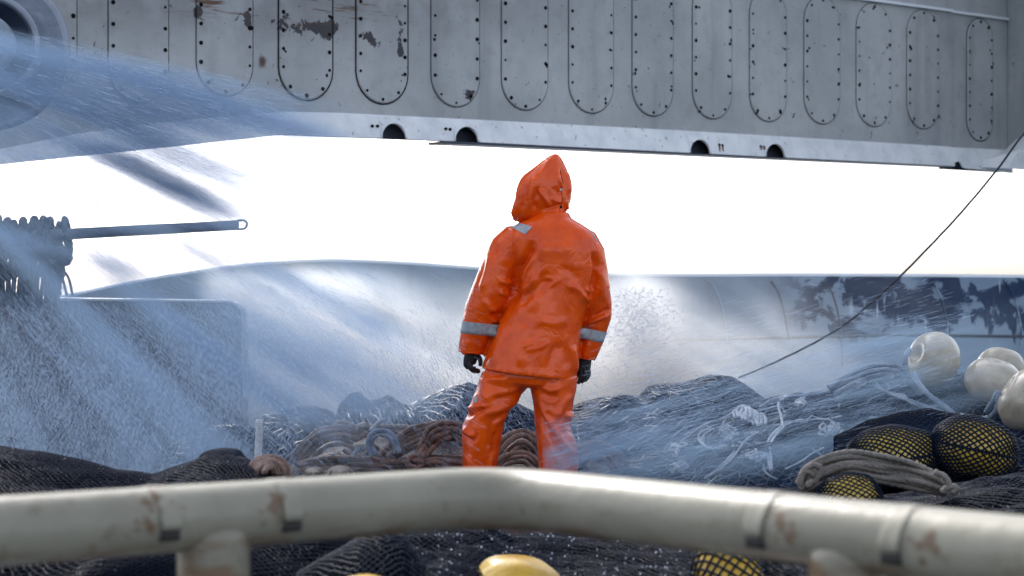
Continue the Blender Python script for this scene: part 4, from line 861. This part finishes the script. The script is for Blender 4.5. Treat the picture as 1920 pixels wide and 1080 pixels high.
# brown heap behind the person
GB = 'brown ropes heaped behind the person'
B = [
 ('long brown rope strands sweeping left along the bottom of the heap', [(560, 878), (610, 868), (680, 868), (740, 872), (800, 866), (870, 868)], 4, 20, .0115, 9.3),
 ('brown rope bundle rising from the knot into a high arch beside the left leg', [(705, 875, .5), (735, 850, .8), (765, 825, 1.1), (800, 812, 1.2), (835, 808, 1), (865, 815, .8)], 5, 30, .012, 9.35),
 ('brown rope strands falling steeply from the arch to the knot', [(838, 806, 1), (815, 815, 1), (800, 835, .8), (788, 858, .5), (785, 872, .3)], 4, 30, .013, 9.2),
 ('heavy brown rope bight sagging over the heap right beside the left leg', [(800, 835), (825, 810), (850, 806), (872, 818), (890, 840)], 3, 22, .016, 9.25),
 ('brown rope tail lying flat from the knot toward the left leg', [(785, 874), (815, 866), (850, 872), (880, 880)], 3, 10, .011, 9.15),
 ('brown rope strands bundled over the left end of the heap', [(552, 872), (575, 845), (605, 822), (640, 815), (665, 822)], 5, 34, .0125, 9.45),
 ('rope loops hanging in the dark hollow of the heap', [(640, 850), (665, 862), (690, 858), (712, 840)], 3, 16, .012, 9.4),
 ('horizontal brown rope lying across the top of the heap', [(660, 808), (710, 803), (760, 806), (810, 810), (860, 806)], 3, 9, .012, 9.75),
 ('brown rope folds heaped between the two legs', [(930, 870), (955, 835), (980, 822), (1000, 835), (1012, 860)], 4, 30, .014, 9.5),
 ('low brown rope coils between the legs, next to the left boot', [(925, 882), (950, 862), (985, 858), (1010, 878)], 3, 18, .012, 9.35),
 ('brown rope heaped just right of the right leg', [(1075, 880), (1095, 850), (1125, 842), (1150, 858), (1165, 880)], 4, 26, .013, 9.6)]
for lb, base, n, sp_, r_, Y_ in B: bundle('brown_rope', lb, 'rope_brown', base, n, sp_, r_, Y_, group=GB, yspread=.04, jit=2)
mb = MB()
for k in range(5): sweep(mb, catmull([P(778 + 14 * math.cos(a) + rb.uniform(-2, 2), 868 + 9 * math.sin(a) + k * 2 - 4, 9.12 + .04 * math.cos(a + k)) for a in np.linspace(0, 6.3, 10)], .009), .011, 10, 3, .07)
tag(mb.build('rope_knot', M['rope_brown'], recalc=False), 'brown rope knot gathering the strands left of the person', 'knot', GB)
def arch(label, pts_, r, Y, m, cat='rope', name='rope_loop', group=None, n=1, sp=8): return bundle(name, label, m, pts_, n, sp, r, Y, group=group, jit=.8, yspread=.01)
arch('pale hooked rope hoop standing in the middle of the brown heap', [(702, 855), (693, 835), (697, 818), (712, 811), (730, 816), (742, 832), (745, 850)], .012, 9.25, 'rope_blue', n=2, sp=7)
arch('pale rope arc curving through the dark hollow of the brown heap', [(622, 852), (640, 861), (655, 858), (668, 846), (672, 838)], .0095, 9.3, 'rope_blue')
arch('short pale rope end sticking up above the brown heap', [(694, 808), (704, 798), (714, 790), (721, 786)], .0095, 9.4, 'rope_white', name='rope_end')
arch('knotted grey rope humps crowning the brown heap at its left', [(628, 815), (640, 800), (655, 806), (668, 815), (682, 806), (700, 812)], .018, 9.7, 'rope_brown', n=2, sp=16)
arch('white braided rope hanging straight down in front of the dark net heap', [(487, 786), (486, 805), (485, 825), (484, 850), (484, 870)], .0155, 7.85, 'rope_white', name='braided_rope')
# small coils peeping over the rail at left
def coil(label, px, py, Y, rx, ry, n, r, m, group=None):
    mb = MB()
    for k in range(n * 2):
        t = k / (n * 2 - 1); sc_ = 1 - .94 * t; lean = rb.uniform(-.12, .12)
        sweep(mb, catmull([P(px + lean * rx + rx * sc_ * math.cos(a) + rb.uniform(-1.2, 1.2), py - ry * (sc_ * .9 + .1) * math.sin(a), Y - t * .10 + .04 * math.cos(a)) for a in np.linspace(-.3, math.pi + .3, 9)], r * .75), r, 10, 3, r * 6.5)
    o = mb.build('rope_coil', M[m], recalc=False); tag(o, label, 'rope', group); return o
coil('brown rope coil peeping over the rail beside the white braided rope', 500, 886, 6.4, 38, 30, 5, .0085, 'rope_brown')
coil('small tan rope coil touching the pipe rail top below the brown heap', 640, 888, 6.3, 22, 12, 4, .006, 'rope_grey')
coil('tan rope tip next to the smaller rope coil above the rail', 590, 888, 6.3, 16, 9, 3, .006, 'rope_grey')
# pale ropes strewn over the spray-covered right-hand pile
GP = 'pale ropes strewn over the right-hand net pile'
def on_heap(fn, px, py, lift=.015):
    """point of a heap's surface seen under a picture point: march the near slope"""
    best = None
    for t in np.linspace(0, -1, 90):
        y0 = fn.Yc + t * fn.depth; x = (px - 960) / F * y0; a, b, c = fn(np.array([x]), np.array([t])); q = (float(a[0]), float(b[0]), float(c[0])); yy = 540 - (q[2] - ZC) / q[1] * F
        if best is None or abs(yy - py) < best[0]: best = (abs(yy - py), q)
    q = best[1]; return Vector((q[0], q[1] - lift, q[2] + lift * .6))
def strewn(label, pts_, r, m='rope_white', fn=None, n=1, sp=8, grp=GP, name='loose_rope'):
    mb = MB()
    for k in range(n):
        o = (k - (n - 1) / 2) * sp; p = [on_heap(fn or hn_mid_r, a + o + rb.uniform(-1, 1), b + o * .3 + rb.uniform(-1, 1), r * 1.1 + .005) for a, b in pts_]
        sweep(mb, catmull(p, r * .6), r * .75, 9, 3, r * 5, depth=.34)
    return tag(mb.build(name, M[m], recalc=False), label, 'rope', grp)
strewn('long pale rope arcing over the spray-washed slope, leftmost of its kind', [(1277, 830), (1290, 800), (1318, 775), (1350, 760), (1385, 752)], .007)
strewn('pale doubled rope running diagonally down to the rail top', [(1415, 812), (1392, 830), (1375, 858), (1350, 880), (1325, 898)], .0075, n=2, sp=5)
strewn('wide pale rope loop lying open in the middle of the spray', [(1335, 805), (1318, 815), (1312, 828), (1325, 842), (1350, 842), (1380, 838)], .0075, n=2, sp=6)
o_ = MB()
for k in range(7):
    p = [on_heap(hn_mid_r, 1378 + k * 7 + a, 768 + k * 2.5 + b, .025 + .01 * math.sin(k)) for a, b in ((-2, 18), (-6, 8), (-1, -2), (8, -1), (12, 8), (11, 18))]; sweep(o_, catmull(p, .007), .0085, 9, 3, .055)
tag(o_.build('rope_coil', M['rope_white'], recalc=False), 'white rope coil of seven tight turns on the right-hand pile', 'rope', GP)
strewn('thin white line dropping straight from a knot to the long ridge rope', [(1462, 748), (1458, 765), (1460, 785), (1464, 802)], .0085)
strewn('pale rope from the ridge down past the tangled white knot', [(1465, 802), (1452, 815), (1442, 835), (1440, 860), (1442, 885)], .008, n=2, sp=4)
strewn('pale rope following the ridge toward the netted humps', [(1466, 800), (1490, 792), (1520, 790), (1545, 788), (1575, 782)], .0055)
strewn('pale wavy rope lying along the crest of the pile up to the first cream float', [(1440, 745), (1475, 735), (1500, 722), (1530, 728), (1560, 722), (1590, 712), (1620, 700), (1660, 690), (1695, 682)], .012, 'rope_blue', n=2, sp=9)
strewn('slate rope drooping over the crest below the first cream float', [(1620, 712), (1645, 735), (1690, 745), (1730, 760), (1780, 775)], .010, 'rope_blue', n=2, sp=8)
strewn('pale rope squiggle on the lower slope of the right-hand pile', [(1470, 880), (1500, 868), (1525, 855), (1548, 840)], .006)
strewn('pale rope sagging between the coil and the crest', [(1420, 765), (1440, 752), (1452, 745), (1470, 748)], .009)
for i, (px, py, rad, lb) in enumerate(((1412, 752, 9, 'small white rope eye lying just above the tight white coil'), (1462, 752, 10, 'white knot at the head of the thin dropping line'), (1416, 862, 16, 'tangled white rope knot low on the right-hand slope'), (1555, 812, 22, 'white tangle of rope ends beside the netted humps'), (1262, 848, 20, 'pale rope tangle heaped at the foot of the slope right of the person'), (1498, 762, 12, 'little pale tangle under the crest rope'), (1270, 880, 16, 'frayed pale tangle against the rail top'), (1600, 720, 16, 'grey-blue rope tangle on the crest near the cream floats'), (1365, 815, 20, 'pale fluffy rope tangle under the tight white coil'), (1175, 858, 22, 'pale pinkish rope tangle right of the right leg'))):
    mb = MB(); fn_ = hn_mid_r
    for k in range(3 if rad < 12 else 6):
        a0 = rb.uniform(0, 6); ox_, oy_ = rb.uniform(-.5, .5) * rad, rb.uniform(-.3, .3) * rad; p = [on_heap(fn_, px + ox_ + rad * rb.uniform(.2, .8) * math.cos(a0 + a), py + oy_ + rad * .6 * rb.uniform(.1, .9) * math.sin(a0 + a * rb.uniform(.8, 1.2)), .01 + .035 * rb.random()) for a in np.linspace(0, 5, 9)]
        sweep(mb, catmull(p, .006), .005, 8, 3, .04)
    tag(mb.build('rope_tangle', M['rope_brown' if i == 9 else 'rope_white'], recalc=False), lb, 'rope', GP)
bundle('frayed_rope', 'blue-grey frayed net rope draped under the first cream float', 'rope_blue', [(1560, 735), (1600, 712), (1640, 700), (1680, 700), (1700, 715)], 4, 26, .012, 9.55, group=GP, yspread=.05, jit=3)
for k in range(34):
    x0 = rb.uniform(1230, 1720); y0 = rb.uniform(0, 1); top_ = np.interp(x0, [1230, 1310, 1440, 1650, 1720], [865, 810, 757, 700, 712]); y0 = top_ + 6 + (y0 ** 1.3) * 110; a0 = rb.uniform(-.9, .5); p_ = [(x0, y0)]
    for _ in range(rb.randint(3, 7)): a0 += rb.uniform(-.9, .9); p_.append((p_[-1][0] + 17 * math.cos(a0), p_[-1][1] + 10 * math.sin(a0)))
    strewn('thin slate rope tangled into the right-hand net pile', p_, rb.choice((.004, .006, .008)), 'rope_blue' if k % 3 else 'rope_dark', grp='thin cords tangled into the right-hand net pile', name='loose_rope')
# yellow-edged net strip under the rail
heap('net_fold', 'dark net corner, low between the left rail post and the rail bend', 'fishing net', [(560, 1075), (620, 1040), (680, 1008), (730, 1000), (760, 1012), (800, 1075)], 5.5, .5, 33, M['net_base'], M['twine'], .02, .0025, amp=.01)

# ------------------------------------------------------------------ wind-driven spray: real volumes with depth, plus flying droplets
def spray_material(name, color, aniso, fn, absorb=None):
    m = bpy.data.materials.new(name); m.use_nodes = True; nt = m.node_tree; nt.nodes.clear()
    out_ = nt.nodes.new('ShaderNodeOutputMaterial'); vs = nt.nodes.new('ShaderNodeVolumeScatter'); vs.inputs['Color'].default_value = (*color, 1); vs.inputs['Anisotropy'].default_value = aniso
    d = fn(nt, *obj_coords(nt)); nt.links.new(d.s, vs.inputs['Density'])
    if absorb:
        va = nt.nodes.new('ShaderNodeVolumeAbsorption'); va.inputs['Color'].default_value = (*absorb, 1); ad = nt.nodes.new('ShaderNodeAddShader')
        nt.links.new(d.s, va.inputs['Density']); nt.links.new(vs.outputs[0], ad.inputs[0]); nt.links.new(va.outputs[0], ad.inputs[1]); nt.links.new(ad.outputs[0], out_.inputs['Volume'])
    else: nt.links.new(vs.outputs[0], out_.inputs['Volume'])
    return m
def slab(name, label_, pA, YA, pB, YB, z0, z1, th, colr, aniso, dens, absorb=None):
    """box standing on a line from A to B (picture columns at given distances); local x runs along it, z up, origin at A on the deck.
    dens(nt, x, y, z, L) gets L(px, py) -> local (x, z)"""
    A = P(pA, 540, YA); B = P(pB, 540, YB); A.z = B.z = 0; d = (B - A); Ln = d.length; d.normalize()
    def L(px, py):
        k = (px - 960) / F; t = (A.x - k * A.y) / (k * d.y - d.x); y = A.y + d.y * t; return t, ZC + (540 - py) / F * y
    mb = MB(); box(mb, (Ln / 2, 0, (z0 + z1) / 2), (Ln, th, z1 - z0))
    m = spray_material(name, colr, aniso, lambda nt, O, x, y, z: dens(nt, x, y, z, L), absorb)
    o = mb.build(name, m, smooth=False); o.location = A; o.rotation_euler = (0, 0, math.atan2(d.y, d.x)); tag(o, label_, 'spray', None, 'stuff'); return o, L
BLUE = (.62, .80, 1.0)
def d_fan(nt, x, y, z, L):
    ox, oz = L(-556, -73); dx = x - ox; dz = oz - z; th = dz.atan2(dx); r = (dx * dx + dz * dz).sqrt()
    A_ = lambda px, py: math.atan2(oz - L(px, py)[1], L(px, py)[0] - ox)
    st = noise(combine(th * 17, r * .42, y * .6), 1, 2, .5); fine = noise(combine(th * 95, r * .9, y * 1.5), 1, 3, .65)
    bil = noise(combine(x * 1.1, y * 1.1, z * 1.1 + 3), 1, 3, .5)
    a0, a1, a2, a3, a4, a5 = A_(300, 118), A_(300, 160), A_(300, 300), A_(300, 420), A_(300, 620), A_(200, 880)
    env = th.curve([(a0 - .05, 0), (a0, .06), (a1, 1.35), (a1 + .04, .95), (a2, .85), (a2 + .03, .5), (a3, .40), (a4, .60), (a5, .22), (a5 + .25, .12)])
    fade = x.step(L(900, 700)[0], L(560, 600)[0]) * (x.step(L(700, 300)[0], L(430, 200)[0]).max(z.step(L(500, 400)[1], L(500, 560)[1])))
    dn = env * fade * (st.step(.42, .68) * 1.7 + .10) * (fine.step(.25, .75) * 1.5 + .25) * (bil + .35)
    sky_ = None; k8 = 8.7 / F      # torn dark strands of denser water
    for sx_, sy_, ln_, wd_, slp, am in ((300, 338, 120, 15, .43, 1), (395, 382, 85, 11, .45, 1), (60, 380, 70, 8, .42, .6), (170, 388, 75, 8, .45, .75), (370, 372, 60, 6, .46, .6), (205, 492, 55, 9, .48, 1), (385, 470, 60, 6, .5, .6), (560, 450, 110, 8, .5, .4), (540, 530, 90, 14, .5, .7), (690, 605, 100, 15, .56, 1.0), (500, 500, 70, 10, .5, .5), (150, 320, 60, 8, .4, .5), (230, 305, 60, 14, .4, .8), (20, 440, 60, 7, .4, .5)):
        g_ = gauss(x, z, L(sx_, sy_), (ln_ * k8, wd_ * k8), -math.atan(slp)) * am; sky_ = g_ if sky_ is None else sky_ + g_
    rag = noise(combine(th * 60, r * 1.3, y + 7), 1, 3, .6)
    dn = dn * (z.step(L(700, 815)[1], L(700, 740)[1]) * .9 + .1).max(x.step(L(560, 800)[0], L(420, 800)[0]))
    edge = gauss(x, z, L(445, 660), (85 * k8, 130 * k8)) * bil.step(.3, .6) * .9 + gauss(x, z, L(40, 190), (150 * k8, 80 * k8)) * bil.step(.25, .6) * .9
    return dn * 5.5 + edge * (fine + .3) + sky_ * rag.step(.32, .62) * (fine.step(.3, .7) + .3) * 15.0
fan, LF = slab('sea_spray', 'sheet of blue-white spray driving down from the upper left across beam and box', -160, 8.0, 930, 9.7, -.0 + .05, 3.2, .34, (.64, .83, 1.0), .38, d_fan, (.48, .70, .96))
def d_mist(nt, x, y, z, L):
    n1 = noise(combine(x * 1.3 + z * .7, y, z * 2.4 + x * .9), 1.3, 5, .58, .3); fine = noise(combine((x * .5 + z * .87) * 18, y * 2, (x * .87 - z * .5) * 2.0), 1, 2, .6)
    def G(px, py, sx, sy, ang=0): c = L(px, py); k = 12.5 / F; return gauss(x, z, c, (sx * k, sy * k), ang)
    e = G(640, 600, 260, 85, -.45) * 1.0 + G(800, 740, 250, 85) * .95 + G(1190, 620, 70, 100) * 1.3 + G(1020, 690, 180, 90) * .8 + G(1420, 610, 300, 100) * .10 + G(1180, 735, 170, 60) * .9 + G(1380, 690, 150, 70) * .6
    top = z.step(L(700, 488)[1], L(700, 530)[1])
    return e * (n1.step(.30, .72) + .12) * (fine * .7 + .6) * (top * .92 + .08) * 3.4
mist, LM = slab('sea_mist', 'white mist cloud billowing behind the person in front of the bulwark', 380, 12.2, 2020, 12.2, .05, 2.0, .75, (.95, .98, 1.0), .3, d_mist)
def d_right(nt, x, y, z, L):
    al = x * .966 + z * .259; pe = z * .966 - x * .259
    st = noise(combine(al * .55, y * .6, pe * 9), 1, 3, .55); fine = noise(combine(al * 2.2, y * 1.5, pe * 75), 1, 2, .65); bil = noise(combine(x * 1.5, y, z * 1.5), 1, 3, .5)
    def G(px, py, sx, sy, ang=0): c = L(px, py); k = 8.4 / F; return gauss(x, z, c, (sx * k, sy * k), ang)
    e = G(1230, 800, 190, 62, .22) * 1.15 + G(1520, 735, 240, 55, .22) * .9 + G(1660, 690, 120, 60, .2) * .45 + G(1075, 868, 60, 40) * .55 + G(1380, 850, 260, 45, .2) * .5 + G(1800, 750, 90, 50, .2) * .12
    return e * (st.step(.40, .68) * 1.4 + .08) * (fine * 1.1 + .35) * (bil + .4) * 5.2
right, LR = slab('sea_spray', 'streaky blue spray blowing up to the right over the net pile and pale ropes', 1020, 8.34, 1990, 8.5, .05, 1.6, .26, (.58, .8, 1.0), .42, d_right, (.5, .74, .97))
def d_plume(nt, x, y, z, L):
    def G(px, py, sx, sy, ang=0): c = L(px, py); k = 10.6 / F; return gauss(x, z, c, (sx * k, sy * k), ang)
    n1 = noise(combine(x, y, z), 7, 5, .68, .6)
    return (G(1195, 600, 42, 50) + G(1165, 560, 35, 28) * .9 + G(1215, 660, 45, 40) * .7) * n1.step(.36, .60) * 4.2
plume, LP_ = slab('water_burst', 'frothy white water burst breaking just right of the person', 1100, 10.6, 1290, 10.6, .6, 1.45, .4, (.97, .99, 1), .62, d_plume)

# droplets torn along by the wind: many tiny threads of water
M['drop'] = mat('water_droplet', (.66, .82, 1.0), .25, spec=.6)
M['drop'].node_tree.nodes['Principled BSDF'].inputs['Alpha'].default_value = .42
def droplets(name, label_, n, pick, Y0, Y1, ln, rad, seed):
    g = np.random.default_rng(seed); px, py, sl_ = pick(g, n); Y = g.uniform(Y0, Y1, len(px)); le = g.uniform(ln[0], ln[1], len(px)) * g.choice([1, 1, 1.8], len(px))
    dx = np.cos(sl_); dz = np.sin(sl_); A = np.stack([(px - 960) / F * Y, Y, ZC + (540 - py) / F * Y], 1); D = np.stack([dx, g.uniform(-.15, .15, len(px)), dz], 1) * le[:, None]
    V, Fq = strands(A - D / 2, A + D / 2, g.uniform(rad[0], rad[1], len(px))); o = net_mesh(name, V, Fq, M['drop']); return tag(o, label_, 'spray', None, 'stuff')
def fan_pick(g, n):
    sl_ = g.uniform(.22, 1.15, n * 3); x = g.uniform(-40, 900, n * 3); y = -73 + sl_ * (x + 556); keep = (y < 900) & (y > 60) & (g.random(n * 3) < np.where(x > 650, .35, .9)) & ~((y < 500) & (x > 560 + 0 * y))
    keep &= g.random(n * 3) < np.interp(y, [0, 300, 320, 540, 560, 900], [1, 1, .55, .55, 1, 1]); x, y, sl_ = x[keep][:n], y[keep][:n], sl_[keep][:n]; return x, y, -np.arctan(sl_)
droplets('spray_droplets', 'fine threads of flying spray streaking down from the upper left', 14000, fan_pick, 7.9, 9.4, (.015, .05), (.0002, .0005), 1)
def box_pick(g, n):
    x = g.uniform(-30, 560, n); y = g.uniform(575, 890, n); k = g.random(n) < np.clip((y - 540) / 200, .15, 1) * np.clip((620 - x) / 200, .1, 1); return x[k], y[k], np.radians(g.normal(-115, 14, k.sum()))
droplets('spray_droplets', 'short falling drizzle strokes in front of the grey box', 26000, box_pick, 8.0, 9.0, (.010, .024), (.0002, .00055), 2)
def right_pick(g, n):
    x = 1030 + 800 * g.beta(1.2, 1.8, n); y = 885 - (x - 1030) * .24 + g.normal(0, 75, n) - 40; k = (x > 1100) | (y > 790); return x[k], y[k], np.radians(g.normal(15, 3, k.sum()))
droplets('spray_droplets', 'fine threads of spray blowing up to the right over the net pile', 6000, right_pick, 8.1, 8.5, (.02, .06), (.0002, .0005), 3)
def mid_pick(g, n):
    x = g.normal(780, 170, n); y = g.normal(720, 70, n); return x, y, np.radians(g.normal(-60, 12, n))
droplets('spray_droplets', 'fine drizzle drifting over the brown ropes left of the person', 7000, mid_pick, 9.05, 10.2, (.01, .035), (.0003, .0008), 4)

# pale beads added to paint water glints onto the wet front nets
M['bead'] = mat('glint_bead', (.8, .88, 1), .08, spec=1)
mb = MB(); g = np.random.default_rng(5); ico = [(1, 0, 0), (-1, 0, 0), (0, 1, 0), (0, -1, 0), (0, 0, 1), (0, 0, -1)]; icf = [(0, 2, 4), (2, 1, 4), (1, 3, 4), (3, 0, 4), (2, 0, 5), (1, 2, 5), (3, 1, 5), (0, 3, 5)]
for fn_, x0, x1, nb in ((hn_front_m, 700, 1350, 520), (hn_front_l, -20, 620, 260), (hn_front_r, 1250, 1950, 200)):
    px = g.uniform(x0, x1, nb); t = -g.random(nb) ** .8 * .75; y0 = fn_.Yc + t * fn_.depth; a, b, c_ = fn_((px - 960) / F * y0, t, .012)
    for q in zip(a, b, c_): r_ = g.uniform(.0010, .0028) * (1.1 if x0 == 700 else .55); mb.add([tuple(np.array(q) + np.array(k) * r_) for k in ico], icf)
tag(mb.build('glint_beads', M['bead'], recalc=False), 'pale beads painted as water glints on the black nets below the rail', 'water', None, 'stuff')

def burst_pick(g, n):
    x = g.normal(1192, 32, n) + g.normal(0, 10, n); y = g.normal(610, 42, n); k = y > 540; x, y = x[k], y[k]; n = len(x); return x, y, np.radians(g.uniform(0, 180, n))
M['drop'] = mat('burst_droplet', (.97, .98, 1.0), .2, spec=.8)
droplets('burst_droplets', 'ragged white droplets thrown up by the water burst right of the person', 1800, burst_pick, 10.35, 10.85, (.005, .018), (.0007, .0019), 5)
